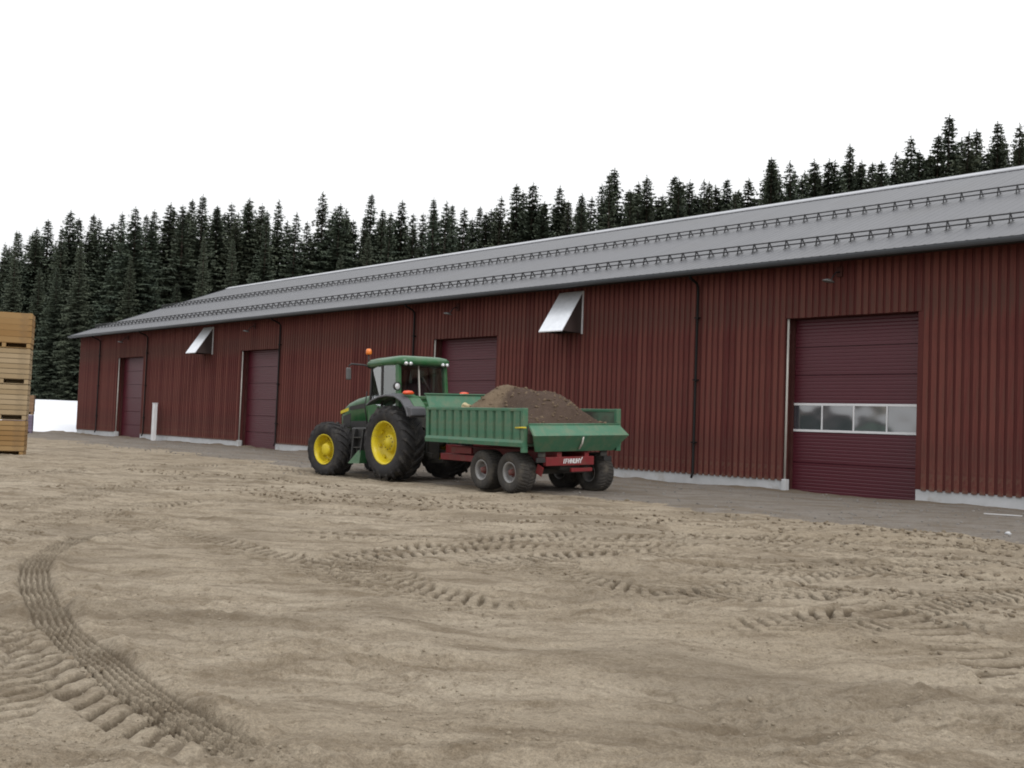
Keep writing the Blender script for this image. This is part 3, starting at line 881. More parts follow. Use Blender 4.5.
def glass_mat():
    m, t, p = new_mat('cab_glass')
    t.nodes.remove(p)
    out = t.nodes['Material Output']
    tr = t.nodes.new('ShaderNodeBsdfTransparent'); tr.inputs[0].default_value = (0.62, 0.68, 0.66, 1)
    gl = t.nodes.new('ShaderNodeBsdfGlossy'); gl.inputs['Roughness'].default_value = 0.04
    lw_ = t.nodes.new('ShaderNodeLayerWeight'); lw_.inputs['Blend'].default_value = 0.5
    pw = t.nodes.new('ShaderNodeMath'); pw.operation = 'POWER'; pw.inputs[1].default_value = 3.5
    t.links.new(lw_.outputs['Facing'], pw.inputs[0])
    fr = t.nodes.new('ShaderNodeMath'); fr.operation = 'MULTIPLY_ADD'; fr.inputs[1].default_value = 0.8; fr.inputs[2].default_value = 0.19
    t.links.new(pw.outputs[0], fr.inputs[0])
    mx_ = t.nodes.new('ShaderNodeMixShader')
    t.links.new(fr.outputs[0], mx_.inputs[0]); t.links.new(tr.outputs[0], mx_.inputs[1]); t.links.new(gl.outputs[0], mx_.inputs[2])
    t.links.new(mx_.outputs[0], out.inputs[0])
    return m
MATS['glass'] = glass_mat()

def tyre_mesh(Rt, w, rr, nl, lug, adv, mat, name='tyre', lw=0.45):
    m = MB()
    Rb = Rt - lug
    side = [(rr - .01, .36 * w), (rr + .03, .455 * w), (rr + (Rb - rr) * .5, .5 * w), (Rb - .10 * (Rb - rr) - .01, .475 * w), (Rb - .012, .40 * w), (Rb, .22 * w)]
    prof = [(r, -y) for r, y in side] + [(Rb + .006, 0)] + [(r, y) for r, y in reversed(side)]
    m.lathe(prof, 48)
    for sgn in (1, -1):
        for k_ in range(nl):
            a0 = 2 * math.pi * (k_ + (.5 if sgn < 0 else 0)) / nl
            da = 2 * math.pi / nl * lw
            st = [(.0, Rb - .01, Rt), (.20, Rb - .01, Rt), (.40, Rb - .03, Rt - .012), (.495, Rb - .09, Rb - .045)]
            sec = []
            for yf, r0, r1 in st:
                aa = a0 - adv * (yf / .5)
                y_ = sgn * (yf * w + (.01 if yf == 0 else 0))
                b0, b1 = aa - da / 2, aa + da / 2
                s0 = da * .15
                sec.append([(r0 * math.cos(b0), y_, r0 * math.sin(b0)), (r0 * math.cos(b1), y_, r0 * math.sin(b1)), (r1 * math.cos(b1 - s0), y_, r1 * math.sin(b1 - s0)), (r1 * math.cos(b0 + s0), y_, r1 * math.sin(b0 + s0))])
            m.loft(sec)
    return m.mesh(name, mat)

def wheel(parent, name, loc, side, tyre, rim, hub=None, spin=0.0, steer=0.0):
    e = empty(name, loc, (0, 0, (0 if side > 0 else math.pi) + steer), parent)
    inst('tyre', tyre, e, rot=(0, spin, 0))
    inst('rim', rim, e, rot=(0, spin, 0))
    if hub: inst('hub', hub, e, rot=(0, spin, 0))
    return e

# ------------------------------------------------------------------ tractor (local x forward, y left, z up; origin under the rear axle)
TSC = 1.085
tractor = empty('tractor', (TRAC[0], TRAC[1], -0.085), (R(-1.6), R(1.9), R(90 + 42)), None, TSC)
tag(tractor, 'green farm tractor with yellow wheel rims, hitched to the trailer', 'tractor')
RR, FR_, WB = .94, .755, 2.92
rty = tyre_mesh(RR, .70, .53, 20, .06, R(20), MATS['tyre'])
fty = tyre_mesh(FR_, .60, .405, 18, .045, R(21), MATS['tyre'])
m = MB()
w_ = .70
m.lathe([(.545, .43 * w_), (.55, .455 * w_), (.53, .455 * w_), (.50, .40 * w_), (.475, .30 * w_), (.46, .10 * w_), (.30, .03 * w_), (.24, .05 * w_), (.23, .20 * w_), (.20, .24 * w_), (.13, .25 * w_), (.12, .32 * w_), (0, .33 * w_)], 40)
m.lathe([(.545, -.43 * w_), (.53, -.455 * w_), (.46, -.3 * w_), (.46, .10 * w_)], 40)
for k in range(8):
    a_ = 2 * math.pi * k / 8
    m.obox((.44 * math.cos(a_), .16 * w_, .44 * math.sin(a_)), (.06, .05, .09), (0, -a_, 0))
rrim = m.mesh('rim', MATS['yellow'])
m = MB()
for k in range(10):
    a_ = 2 * math.pi * k / 10
    m.lathe([(.016, 0), (.016, .035), (0, .037)], 6, .21 * w_, .17 * math.cos(a_), .17 * math.sin(a_))
rhub = m.mesh('bolts', MATS['iron'])
m = MB()
w_ = .60
m.lathe([(.41, .42 * w_), (.415, .46 * w_), (.395, .45 * w_), (.375, .36 * w_), (.355, .22 * w_), (.33, -.02 * w_), (.21, -.06 * w_), (.185, .08 * w_), (.175, .30 * w_), (.15, .38 * w_), (.09, .40 * w_), (0, .41 * w_)], 36)
m.lathe([(.41, -.42 * w_), (.395, -.45 * w_), (.33, -.3 * w_), (.33, .0)], 36)
for k in range(8):
    a_ = 2 * math.pi * (k + .5) / 8
    m.obox((.315 * math.cos(a_), .06 * w_, .315 * math.sin(a_)), (.05, .06, .08), (0, -a_, 0))
frim = m.mesh('rim', MATS['yellow'])
for sd_ in (1, -1):
    wheel(tractor, 'rear_wheel', (0, sd_ * .86, RR), sd_, rty, rrim, rhub, R(7))
    wheel(tractor, 'front_wheel', (WB, sd_ * .86, FR_), sd_, fty, frim, None, R(3), R(7))
for s_ in (1, -1):
    MB().box(.72, .78, s_ * .815, s_ * .845, 1.78, 1.86).build('door_handle', MATS['black'], tractor)
    MB().tube([(1.56, s_ * .60, 1.35), (1.60, s_ * .66, 1.9), (1.56, s_ * .62, 2.3)], .016, 6).build('grab_rail', MATS['black'], tractor)
MB().tube([(-.02, -.35, 2.12), (-.09, -.2, 2.3), (-.07, .0, 2.62)], .010, 5).build('rear_wiper', MATS['black'], tractor)
# axles, transmission, engine
m = MB()
m.tube([(0, -.75, RR), (0, .75, RR)], .13, 14); m.box(-.35, 1.5, -.26, .26, .62, 1.18)
m.box(1.5, 3.05, -.24, .24, .62, 1.15); m.box(-.55, -.3, -.18, .18, .5, 1.0)
m.build('transmission', MATS['iron'], tractor, .03)
MB().tube([(WB, -.7, FR_), (WB, .7, FR_)], .09, 12).box(WB - .15, WB + .15, -.2, .2, .5, .82).build('front_axle', MATS['iron'], tractor)
MB().box(2.9, 3.5, -.30, .30, .80, 1.12).build('front_weight_bracket', MATS['iron'], tractor, .04)
# fuel tank / battery box on the left and steps
MB().prism([(1.0, .62), (1.15, .5), (1.95, .5), (2.02, .75), (1.98, 1.34), (1.0, 1.34)], .36, .84).build('fuel_tank', MATS['black'], tractor, .05, 3)
MB().prism([(1.0, .62), (1.15, .5), (1.95, .5), (2.02, .75), (1.98, 1.34), (1.0, 1.34)], -.84, -.36).build('fuel_tank', MATS['black'], tractor, .05, 3)
st = empty('step_ladder', (0, 0, 0), (0, 0, 0), tractor)
for x_ in (1.30, 1.70):
    MB().hexa([(x_ - .02, .80, 1.3), (x_ + .02, .80, 1.3), (x_ + .02, .92, 1.3), (x_ - .02, .92, 1.3), (x_ - .02, .92, .42), (x_ + .02, .92, .42), (x_ + .02, 1.06, .42), (x_ - .02, 1.06, .42)]).build('stringer', MATS['black'], st)
MB().hexa([(1.22, .86, .40), (1.74, .86, .40), (1.74, 1.10, .40), (1.22, 1.10, .40), (1.28, .86, .74), (1.40, .86, .74), (1.40, 1.0, .74), (1.28, 1.0, .74)]).build('step_box', MATS['tgreen'], st)
for z_ in (.80, 1.06):
    MB().box(1.32, 1.68, .80, .98, z_, z_ + .03).build('tread', MATS['iron'], st)
# bonnet
def bonnet_sec(x, hw, zt, zb, rad):
    pts = [(-hw, zb), (hw, zb), (hw, zt - rad)]
    for k in range(1, 6):
        a_ = math.pi / 2 * k / 6
        pts.append((hw - rad + rad * math.cos(a_), zt - rad + rad * math.sin(a_)))
    pts.append((hw - rad, zt)); pts.append((0, zt + .025)); pts.append((-hw + rad, zt))
    for k in range(1, 6):
        a_ = math.pi / 2 + math.pi / 2 * k / 6
        pts.append((-hw + rad + rad * math.cos(a_), zt - rad + rad * math.sin(a_)))
    pts.append((-hw, zt - rad))
    return [(x, p[0], p[1]) for p in pts]
secs = [bonnet_sec(1.42, .43, 2.22, 1.30, .17), bonnet_sec(1.95, .43, 2.20, 1.27, .17), bonnet_sec(2.42, .42, 2.14, 1.24, .17), bonnet_sec(2.82, .40, 2.04, 1.20, .16),
        bonnet_sec(3.08, .37, 1.92, 1.16, .15), bonnet_sec(3.23, .33, 1.79, 1.14, .13), bonnet_sec(3.30, .27, 1.66, 1.16, .10)]
bon = MB().loft(secs, smooth=True).build('bonnet', MATS['tgreen'], tractor)
for s_ in (1, -1):
    MB().prism([(1.95, 2.00), (2.68, 1.92), (2.68, 1.83), (1.95, 1.86)], s_ * .40, s_ * .438).build('vent', MATS['black'], bon)
    MB().prism([(2.66, 1.74), (3.04, 1.66), (3.04, 1.36), (2.66, 1.36)], s_ * .36, s_ * .412).build('grille', MATS['black'], bon)
    MB().prism([(2.76, 1.90), (3.18, 1.81), (3.18, 1.73), (2.76, 1.81)], s_ * .30, s_ * .402).build('stripe', MATS['yellow'], bon)
    MB().prism([(1.45, 1.52), (2.60, 1.52), (2.60, 1.20), (1.45, 1.20)], s_ * .36, s_ * .442).build('side_vent', MATS['black'], bon)
    MB().obox((3.26, s_ * .19, 1.70), (.05, .16, .10), (0, R(-30), 0)).build('headlight', MATS['lens'], bon, .01)
MB().box(3.20, 3.34, -.24, .24, .98, 1.58).build('nose_grille', MATS['black'], bon, .03)
# cab
cab = empty('cab', (0, 0, .09), (0, 0, 0), tractor)
MB().prism([(-.10, 1.12), (1.5, 1.12), (1.5, 1.92), (1.35, 1.95), (.95, 1.80), (.45, 1.80), (.12, 1.98), (-.06, 2.06)], -.64, .64).build('cab_body', MATS['tgreen'], cab, .02)
ZT = 2.84
rear, front = -.05, 1.40
PB = {'rl': (rear - .02, .77, 1.70), 'rt': (rear + .03, .74, ZT), 'ml': (.62, .80, 1.78), 'mt': (.66, .75, ZT), 'fl': (front + .08, .56, 1.90), 'ft': (front - .06, .60, ZT)}
for s_ in (1, -1):
    def P(k_): p_ = PB[k_]; return (p_[0], p_[1] * s_, p_[2])
    MB().bar(P('rl'), P('rt'), .10, .13, (1, 0, 0)).build('rear_pillar', MATS['tgreen'], cab, .015)
    MB().bar(P('ml'), P('mt'), .05, .06, (1, 0, 0)).build('door_pillar', MATS['black'], cab, .008)
    MB().bar(P('fl'), P('ft'), .06, .07, (1, 0, 0)).build('front_pillar', MATS['black'], cab, .008)
    def quad(a, b, c_, d_, th=.006):
        a, b, c_, d_ = map(Vector, (a, b, c_, d_))
        n_ = (b - a).cross(d_ - a).normalized() * th
        return MB().hexa([a, b, c_, d_, a + n_, b + n_, c_ + n_, d_ + n_])
    quad(P('rl'), P('ml'), P('mt'), P('rt')).build('side_window', MATS['glass'], cab)
    quad(P('ml'), P('fl'), P('ft'), P('mt')).build('door_window', MATS['glass'], cab)
quad((rear, .72, 2.0), (rear, -.72, 2.0), (rear + .04, -.70, ZT), (rear + .04, .70, ZT)).build('rear_window', MATS['glass'], cab)
quad((front + .12, -.54, 1.95), (front + .12, .54, 1.95), (front - .02, .58, ZT), (front - .02, -.58, ZT)).build('windscreen', MATS['glass'], cab)
MB().bar((rear - .02, .10, 1.98), (rear + .03, .10, ZT), .035, .02, (1, 0, 0)).build('wiper_bar', MATS['galv_post'], cab)
MB().box(rear - .05, rear + .02, -.74, .74, 1.96, 2.04).build('rear_sill', MATS['tgreen'], cab, .01)
# roof: rounded slab, tapering to the front
def roof_sec(z, grow, cut=0):
    x0, x1 = -.22 - grow, 1.62 + grow; h0, h1 = .80 + grow, .68 + grow
    pts = [(x0 + .16, -h0), (x1 - .25, -h1), (x1 - .07, -h1 + .10), (x1, -h1 + .34), (x1, h1 - .34), (x1 - .07, h1 - .10), (x1 - .25, h1), (x0 + .16, h0), (x0 + .04, h0 - .06), (x0, h0 - .2), (x0, -h0 + .2), (x0 + .04, -h0 + .06)]
    return [(p[0], p[1], z) for p in pts]
rf = MB().loft([roof_sec(2.83, -.03), roof_sec(2.87, .02), roof_sec(2.96, .03), roof_sec(3.03, -.03), roof_sec(3.07, -.16), roof_sec(3.085, -.36)], smooth=True).build('cab_roof', MATS['tgreen'], cab)
# interior
m = MB()
m.box(.25, .75, -.25, .25, 1.62, 1.76); m.obox((.22, 0, 2.06), (.14, .50, .66), (0, R(-8), 0)); m.obox((.17, 0, 2.46), (.10, .28, .18), (0, R(-8), 0))
m.box(.3, .7, -.12, .12, 1.3, 1.62)
m.build('driver_seat', MATS['seat'], cab, .04, 3)
MB().box(.2, .85, -.52, -.32, 1.5, 1.92).build('console', MATS['black'], cab, .03)
ring = [(1.02 + .19 * math.cos(2 * math.pi * k / 16) * .9, .19 * math.sin(2 * math.pi * k / 16), 2.02 + .10 * math.cos(2 * math.pi * k / 16)) for k in range(17)]
MB().tube(ring, .016, 6, False).tube([(1.02, 0, 2.02), (1.2, 0, 1.5)], .04, 8).build('steering_wheel', MATS['black'], cab)
# rear fenders: green inner arch, dark flared outer edge
FP = [(.80, 1.97), (.60, 2.07), (.25, 2.17), (-.10, 2.20), (-.45, 2.17), (-.74, 2.05), (-.95, 1.84), (-1.03, 1.64)]
def arch(y0, y1, th, drop, pts):
    secs = []
    for k_, (x_, z_) in enumerate(pts):
        a_ = Vector(pts[min(k_ + 1, len(pts) - 1)]) - Vector(pts[max(k_ - 1, 0)])
        n_ = Vector((a_.y, -a_.x)).normalized() * -th
        secs.append([(x_, y0, z_), (x_, y1, z_ - drop), (x_ + n_.x, y1, z_ + n_.y - drop), (x_ + n_.x, y0, z_ + n_.y)])
    return MB().loft(secs)
for s_ in (1, -1):
    f_ = arch(s_ * .58, s_ * .93, .05, 0, FP).build('rear_fender', MATS['tgreen'], tractor, .012)
    f_['label'] = 'green fender with dark flared edge'
    arch(s_ * .932, s_ * 1.19, .05, .05, FP).build('flare', MATS['flare'], f_, .02)
    MB().prism([(-.70, 1.99), (-.86, 1.86), (-1.12, 1.80), (-1.16, 1.60), (-1.05, 1.56), (-.93, 1.66)], s_ * .70, s_ * 1.17).build('fender_tail', MATS['flare'], f_, .05, 3)
    MB().lathe([(0, .0), (.085, .0), (.10, .05), (.07, .10), (0, .115)], 16).build('tail_lamp', MATS['redlamp'], f_, loc=(-.66, s_ * .90, 2.14), rot=(R(90), 0, R(90))).scale = (1.7, .9, .9)
    if s_ > 0:
        wl = MB().lathe([(0, .0), (.09, .0), (.105, .03), (.105, .075), (.085, .085), (.085, .06), (0, .06)], 18).build('work_lamp', MATS['black'], cab, loc=(-.08, s_ * .86, 2.28), rot=(0, 0, R(90)))
        MB().lathe([(.083, .062), (.05, .078), (0, .082)], 18).build('lamp_lens', MATS['lens'], wl)
    for yy_ in (.66, .52):
        MB().lathe([(0, 0), (.04, 0), (.05, .05), (.04, .08), (0, .085)], 14).build('roof_lamp', MATS['lens'], cab, loc=(-.20, s_ * yy_, 2.86), rot=(0, 0, R(90)))
    # front mudguard
    secs = []
    for k in range(11):
        a_ = R(35) + R(120) * k / 10
        secs.append([(WB + r_ * math.cos(a_), s_ * y_, FR_ + r_ * math.sin(a_)) for r_, y_ in ((.82, .66), (.82, 1.06), (.845, 1.06), (.845, .66))])
    if s_ < 0: MB().loft(secs).build('front_mudguard', MATS['black'], tractor)
# beacon, mirrors
bc = MB().tube([(1.42, .66, 2.88), (1.42, .66, 3.19)], .018, 8).build('beacon_post', MATS['black'], cab)
MB().lathe([(.06, .0), (.075, .02), (.08, .05), (.078, .10), (.055, .15), (0, .16)], 16).build('beacon', MATS['orange'], bc, loc=(1.42, .66, 3.18), rot=(R(90), 0, 0))
for s_ in (1, -1):
    mr_ = MB().tube([(1.36, s_ * .60, 2.80), (1.46, s_ * .75, 2.90), (1.55, s_ * 1.12, 2.92), (1.56, s_ * 1.20, 2.85)], .022, 6).build('mirror_arm', MATS['black'], cab)
    MB().box(1.53, 1.60, s_ * 1.20 - .07, s_ * 1.20 + .07, 2.50, 2.82).build('mirror', MATS['mirror'], mr_, .03, 3)
MB().tube([(1.62, -.52, 1.6), (1.62, -.52, 2.75), (1.56, -.54, 2.95)], .055, 10).build('exhaust_pipe', MATS['black'], tractor)
# rear linkage
m = MB()
for s_ in (1, -1):
    m.bar((-.3, s_ * .32, .72), (-1.02, s_ * .42, .62), .05, .09); m.bar((-.15, s_ * .3, 1.35), (-.72, s_ * .40, 1.28), .06, .08); m.bar((-.72, s_ * .40, 1.28), (-.75, s_ * .40, .66), .04, .04)
m.box(-.98, -.5, -.06, .06, .42, .52)
m.build('rear_linkage', MATS['iron'], tractor)
MB().box(-.34, -.16, -.5, .5, 1.12, 1.62).build('rear_housing', MATS['iron'], tractor, .03)
MB().box(-.16, -.08, -.62, .62, 1.62, 1.97).build('rear_panel', MATS['tgreen'], tractor, .02)

# ------------------------------------------------------------------ trailer (local x forward, y left; origin on the ground under the rear of the bed)
TH_ = R(37)
tt_ = Vector((-math.sin(TH_), math.cos(TH_), 0)); rr_ = Vector((math.cos(TH_), math.sin(TH_), 0))
HWD, LEN = 1.44, 4.05
rc = Vector((.36, 23.45, 0)) + rr_ * HWD
trailer = empty('tipping_trailer', (rc.x, rc.y, -.035), (R(-1.9), 0, math.pi / 2 + TH_))
tag(trailer, 'green ribbed tipping trailer on red chassis, loaded with soil', 'trailer')
FZ, SZ_ = 1.17, 1.98
MB().box(.0, LEN, -HWD + .05, HWD - .05, FZ - .06, FZ).build('floor', MATS['rinner'], trailer)
rib = MB().hexa([(-.145, 0, 0), (.145, 0, 0), (.105, .06, 0), (-.105, .06, 0), (-.145, 0, .65), (.145, 0, .65), (.105, .06, .65), (-.105, .06, .65)]).mesh('rib', MATS['rgreen'])
for s_ in (1, -1):
    sw = MB().box(.0, LEN, s_ * (HWD - .05), s_ * (HWD - .012), FZ - .02, SZ_ - .02).build('side_wall', MATS['rgreen'], trailer)
    MB().box(.06, LEN - .06, s_ * (HWD - .058), s_ * (HWD - .051), FZ + .005, SZ_ - .04).build('lining', MATS['rinner'], sw)
    for k in range(11):
        x_ = .24 + k * (LEN - .42) / 10.4
        inst('rib', rib, sw, (x_, s_ * (HWD - .012), FZ + .085), (0, 0, 0 if s_ > 0 else math.pi))
    MB().box(-.02, LEN + .02, s_ * (HWD - .07), s_ * (HWD + .055), SZ_ - .075, SZ_).build('top_rail', MATS['rgreen'], sw, .012)
    MB().prism([(s_ * (HWD - .02), FZ - .07), (s_ * (HWD + .075), FZ - .07), (s_ * (HWD + .085), FZ + .02), (s_ * (HWD + .05), FZ + .085), (s_ * (HWD - .02), FZ + .085)], -.02, LEN + .02, 'x').build('bottom_rail', MATS['rgreen'], sw)
    MB().box(-.03, .07, s_ * (HWD - .08), s_ * (HWD + .06), FZ - .2, SZ_ + .004).build('rear_post', MATS['rgreen'], sw, .012)
    MB().box(LEN - .08, LEN + .04, s_ * (HWD - .08), s_ * (HWD + .045), FZ - .06, SZ_ + .004).build('front_post', MATS['rgreen'], sw, .012)
# headboard, leaning forward above the side walls
hb = MB().hexa([(LEN - .02, -HWD + .05, FZ), (LEN + .03, -HWD + .05, FZ), (LEN + .03, HWD - .05, FZ), (LEN - .02, HWD - .05, FZ), (LEN - .02, -HWD + .05, 1.98), (LEN + .03, -HWD + .05, 1.98), (LEN + .03, HWD - .05, 1.98), (LEN - .02, HWD - .05, 1.98)]).build('headboard', MATS['rgreen'], trailer)
MB().hexa([(LEN - .015, -HWD + .02, 1.985), (LEN + .025, -HWD + .02, 1.985), (LEN + .025, HWD - .02, 1.985), (LEN - .015, HWD - .02, 1.985), (LEN + .16, -HWD + .02, 2.30), (LEN + .20, -HWD + .02, 2.30), (LEN + .20, HWD - .02, 2.30), (LEN + .16, HWD - .02, 2.30)]).build('extension', MATS['rgreen'], hb)
MB().box(LEN + .12, LEN + .22, -HWD, HWD, 2.298, 2.335).build('cap_rail', MATS['rgreen'], hb, .01)
# tailgate: folded plate, top half leaning out, lower half tucked back in
TG = [(-.09, 1.38, 1.61), (-.37, 1.45, 1.36), (-.10, 1.18, .99)]
tg = empty('tailgate', (0, 0, 0), (0, 0, 0), trailer)
def fold(a_, b_, th):
    (xa, wa, za), (xb, wb, zb) = a_, b_
    return MB().hexa([(xb, -wb, zb), (xb, wb, zb), (xa, wa, za), (xa, -wa, za), (xb + th, -wb, zb), (xb + th, wb, zb), (xa + th, wa, za), (xa + th, -wa, za)])
fold(TG[0], TG[1], .05).build('upper_plate', MATS['rgreen'], tg)
fold((TG[1][0] + .002, TG[1][1], TG[1][2] - .003), TG[2], .05).build('lower_plate', MATS['rgreen'], tg)
MB().tube([(TG[0][0], -1.38, 1.615), (TG[0][0], 1.38, 1.615)], .022, 8).build('top_edge', MATS['rgreen'], tg)
for s_ in (1, -1):
    MB().prism([(-.09, 1.60), (-.345, 1.36), (-.12, 1.03), (-.065, 1.03), (-.065, 1.60)], s_ * 1.16, s_ * 1.18).build('end_plate', MATS['rgreen'], tg)
MB().tube([(-.35, -.02, 1.33), (-.30, -.03, 1.18), (-.20, -.02, 1.04)], .022, 6).build('latch', MATS['galv_post'], tg)
MB().tube([(-.12, HWD + .05, 1.54), (.0, HWD + .09, 1.54), (.22, HWD + .09, 1.53)], .018, 8).build('release_lever', MATS['yellow'], tg)
# running gear
RW = .485
tty = tyre_mesh(RW, .50, .235, 34, .016, R(7), MATS['tyre2'], lw=.55)
m = MB()
m.lathe([(.238, .20), (.25, .225), (.232, .225), (.205, .20), (.195, .12), (.18, .04), (.11, .02), (.10, .06)], 28)
m.lathe([(.238, -.20), (.232, -.225), (.19, -.16), (.18, .04)], 28)
trim_ = m.mesh('rim', MATS['rim_grey'])
m = MB().lathe([(.105, .02), (.10, .10), (.075, .13), (.07, .20), (.05, .215), (0, .22)], 16)
for k in range(6):
    a_ = 2 * math.pi * k / 6
    m.lathe([(.014, .0), (.014, .03), (0, .03)], 6, .05, .13 * math.cos(a_), .13 * math.sin(a_))
MATS['hubred'] = pm('dull_red_hub', (0.13, 0.022, 0.022), (0.10, 0.03, 0.026), 6, 0.6, dirt=(0.12, 0.09, 0.07), dirt_lo=0.45, dirt_hi=0.75, dscale=8)
thub = m.mesh('hub', MATS['hubred'])
for s_ in (1, -1):
    for x_ in (.66, 1.78):
        wheel(trailer, 'wheel', (x_, 1.14 if s_ > 0 else -1.28, RW - (0 if s_ > 0 else .06)), s_, tty, trim_, thub, rnd.random())
for x_ in (.66, 1.78):
    MB().box(x_ - .06, x_ + .06, -1.05, .95, RW - .06, RW + .06).build('axle', MATS['iron'], trailer)
for s_ in (1, -1):
    MB().box(-.02, LEN + .6, s_ * .42 - .07, s_ * .42 + .07, .70, .98).build('chassis_beam', MATS['red'], trailer, .01)
    MB().prism([(.35, .62), (.72, .50), (1.28, .70), (1.86, .50), (2.25, .62), (1.9, .74), (.7, .74)], s_ * .62, s_ * .76).build('bogie_arm', MATS['iron'], trailer)
    MB().box(2.5, 4.2, s_ * .55, s_ * .95, .62, .78).build('side_beam', MATS['red'], trailer, .01)
    MB().box(2.7, 3.6, s_ * .96, s_ * 1.02, .82, .98).build('under_rail', MATS['red'], trailer, .01)
rb = MB().box(-.05, .07, -.62, .84, .655, .86).build('rear_beam', MATS['red'], trailer, .012)
MB().box(-.02, .05, -.60, .05, .50, .59).build('bumper_bar', MATS['red'], trailer, .01)
MB().box(.1, 2.4, -.3, .3, .55, .68).build('tool_box', MATS['iron'], trailer)
# lettering on the red beam: worn white strokes
m = MB()
x0 = -.055
def stroke(y0, z0, y1, z1, w=.022): m.bar((x0, y0, z0), (x0, y1, z1), .004, w, (0, (z1 - z0), -(y1 - y0)))
zb_, zt_ = .705, .815
yq = .32
for gl_ in ('I', 'F', 'H', 'H', 'U', 'H', 'Y'):
    sl2 = -.02
    if gl_ == 'I': stroke(yq, zb_, yq + sl2, zt_); yq -= .05; continue
    if gl_ == 'F': stroke(yq, zb_, yq + sl2, zt_); stroke(yq, zt_ - .01, yq - .07, zt_ - .01); stroke(yq, .76, yq - .06, .76); yq -= .085; continue
    if gl_ == 'H': stroke(yq, zb_, yq + sl2, zt_); stroke(yq - .055, zb_, yq - .055 + sl2, zt_); stroke(yq, .76, yq - .06, .76); yq -= .085; continue
    if gl_ == 'U': stroke(yq, zb_, yq + sl2, zt_); stroke(yq - .055, zb_, yq - .055 + sl2, zt_); stroke(yq, zb_ + .01, yq - .06, zb_ + .01); yq -= .085; continue
    if gl_ == 'Y': stroke(yq - .03, zb_, yq - .04, .76); stroke(yq - .04, .76, yq, zt_); stroke(yq - .04, .76, yq - .10, zt_ + .03)
m.build('lettering', MATS['white'], rb)
for s_ in (1, -1):
    MB().box(-.10, -.04, s_ * 1.02 - .12, s_ * 1.02 + .12, .74, .85).build('rear_lamp', MATS['black'], trailer, .01)
    MB().box(-.03, .0, s_ * .95 - .1, s_ * .95 + .1, .86, 1.02).build('lamp_bracket', MATS['iron'], trailer)
MB().bar((-.03, .98, .66), (.05, .98, .46), .02, .22).build('mud_flap', MATS['red'], trailer)
MB().bar((LEN + .45, .35, .80), (LEN + 1.35, .02, .62), .12, .14).bar((LEN + .45, -.35, .80), (LEN + 1.35, -.02, .62), .12, .14).build('drawbar', MATS['red'], trailer)

for k, (y0_, y1_) in enumerate(((.22, .30), (.05, .12), (-.2, -.22))):
    MB().tube([(LEN + .02, y0_, 1.25), (LEN + .35, y0_ + .02, 1.05 - .06 * k), (LEN + .8, (y0_ + y1_) / 2, .95 - .05 * k), (LEN + 1.15, y1_, 1.15), (LEN + 1.35, y1_, 1.35)], .016, 6).build('hose', MATS['black'], trailer)

# ------------------------------------------------------------------ soil load
def soil_mat():
    m, t, p = new_mat('heaped_soil')
    p.inputs['Roughness'].default_value = 0.95; p.inputs['Specular IOR Level'].default_value = 0.1
    at = t.nodes.new('ShaderNodeAttribute'); at.attribute_name = 'tone_shade'
    n1 = noise(t, 5, 6, .7); n2 = noise(t, 26, 5, .7, off=3)
    c = mixc(t, at.outputs['Fac'], (0.165, 0.122, 0.083), (0.080, 0.056, 0.044))
    c = mixc(t, ramp(t, n1.outputs[0], .45, .8), c, mixc(t, .5, c, (0.05, .035, .025)))
    c = mixc(t, ramp(t, n2.outputs[0], .55, .85), c, (0.045, .032, .024))
    t.links.new(c, p.inputs['Base Color'])
    b = bump(t, p, n1.outputs[0], .5, .06); bump(t, p, n2.outputs[0], .7, .03, b)
    return m
su = np.linspace(-.03, LEN - .03, 150); sv = np.linspace(-HWD + .062, HWD - .062, 100)
SU, SV = np.meshgrid(su, sv)
def soil_h(U, V):
    z = 1.55 + 0 * U
    z = z + .92 * np.exp(-(((U - 2.75) / .70) ** 2 + ((V - .05) / .95) ** 2))
    z = z + .80 * np.exp(-(((U - 1.45) / .95) ** 2 + ((V + .15) / .85) ** 2) ** 1.35)
    z = z + .30 * np.exp(-(((U - .45) / .6) ** 2 + ((V) / 1.2) ** 2))
    z = z + .22 * np.exp(-(((U - 3.7) / .5) ** 2 + ((V - .5) / 1.2) ** 2))
    z = z - .22 * sstep(.35, -.03, U)
    z = z + .045 * perlin(U / .45, V / .45, 81) + .025 * perlin(U / .17, V / .17, 82) + .013 * perlin(U / .07, V / .07, 83)
    lim = 1.93 + 2.2 * np.minimum(HWD - .06 - np.abs(V), 10)
    return np.minimum(z, lim)
SOZ = soil_h(SU, SV)
smo = sstep(2.35, 1.75, SU - .35 * (SOZ - 1.9) + .3 * perlin(SU / .5, SV / .5, 84))
MATS['soil'] = soil_mat()
soil = grid_object('soil_heap', SU, SV, SOZ, MATS['soil'], None, smo)
# skirt: close the heap down to the floor of the bed
import bmesh
bmq = bmesh.new(); bmq.from_mesh(soil.data)
be = [e_ for e_ in bmq.edges if e_.is_boundary]
ext = bmesh.ops.extrude_edge_only(bmq, edges=be)
for v_ in [q for q in ext['geom'] if isinstance(q, bmesh.types.BMVert)]: v_.co.z = FZ + .012
bmq.to_mesh(soil.data); bmq.free()
rs_ = np.random.default_rng(5)
lu = rs_.uniform(.1, LEN - .15, 900); lv = rs_.uniform(-HWD + .1, HWD - .1, 900)
lz = soil_h(lu, lv)
sc_ = scatter('soil_clods', MATS['soil'], np.stack([lu, lv, lz], -1), .012 + .05 * rs_.random(900) ** 4, None, None)
sc_.parent = soil
soil.matrix_world = trailer.matrix_basis
soil.location = trailer.location; soil.rotation_euler = trailer.rotation_euler
tag(soil, 'heap of light and dark brown soil in the green trailer', 'soil')
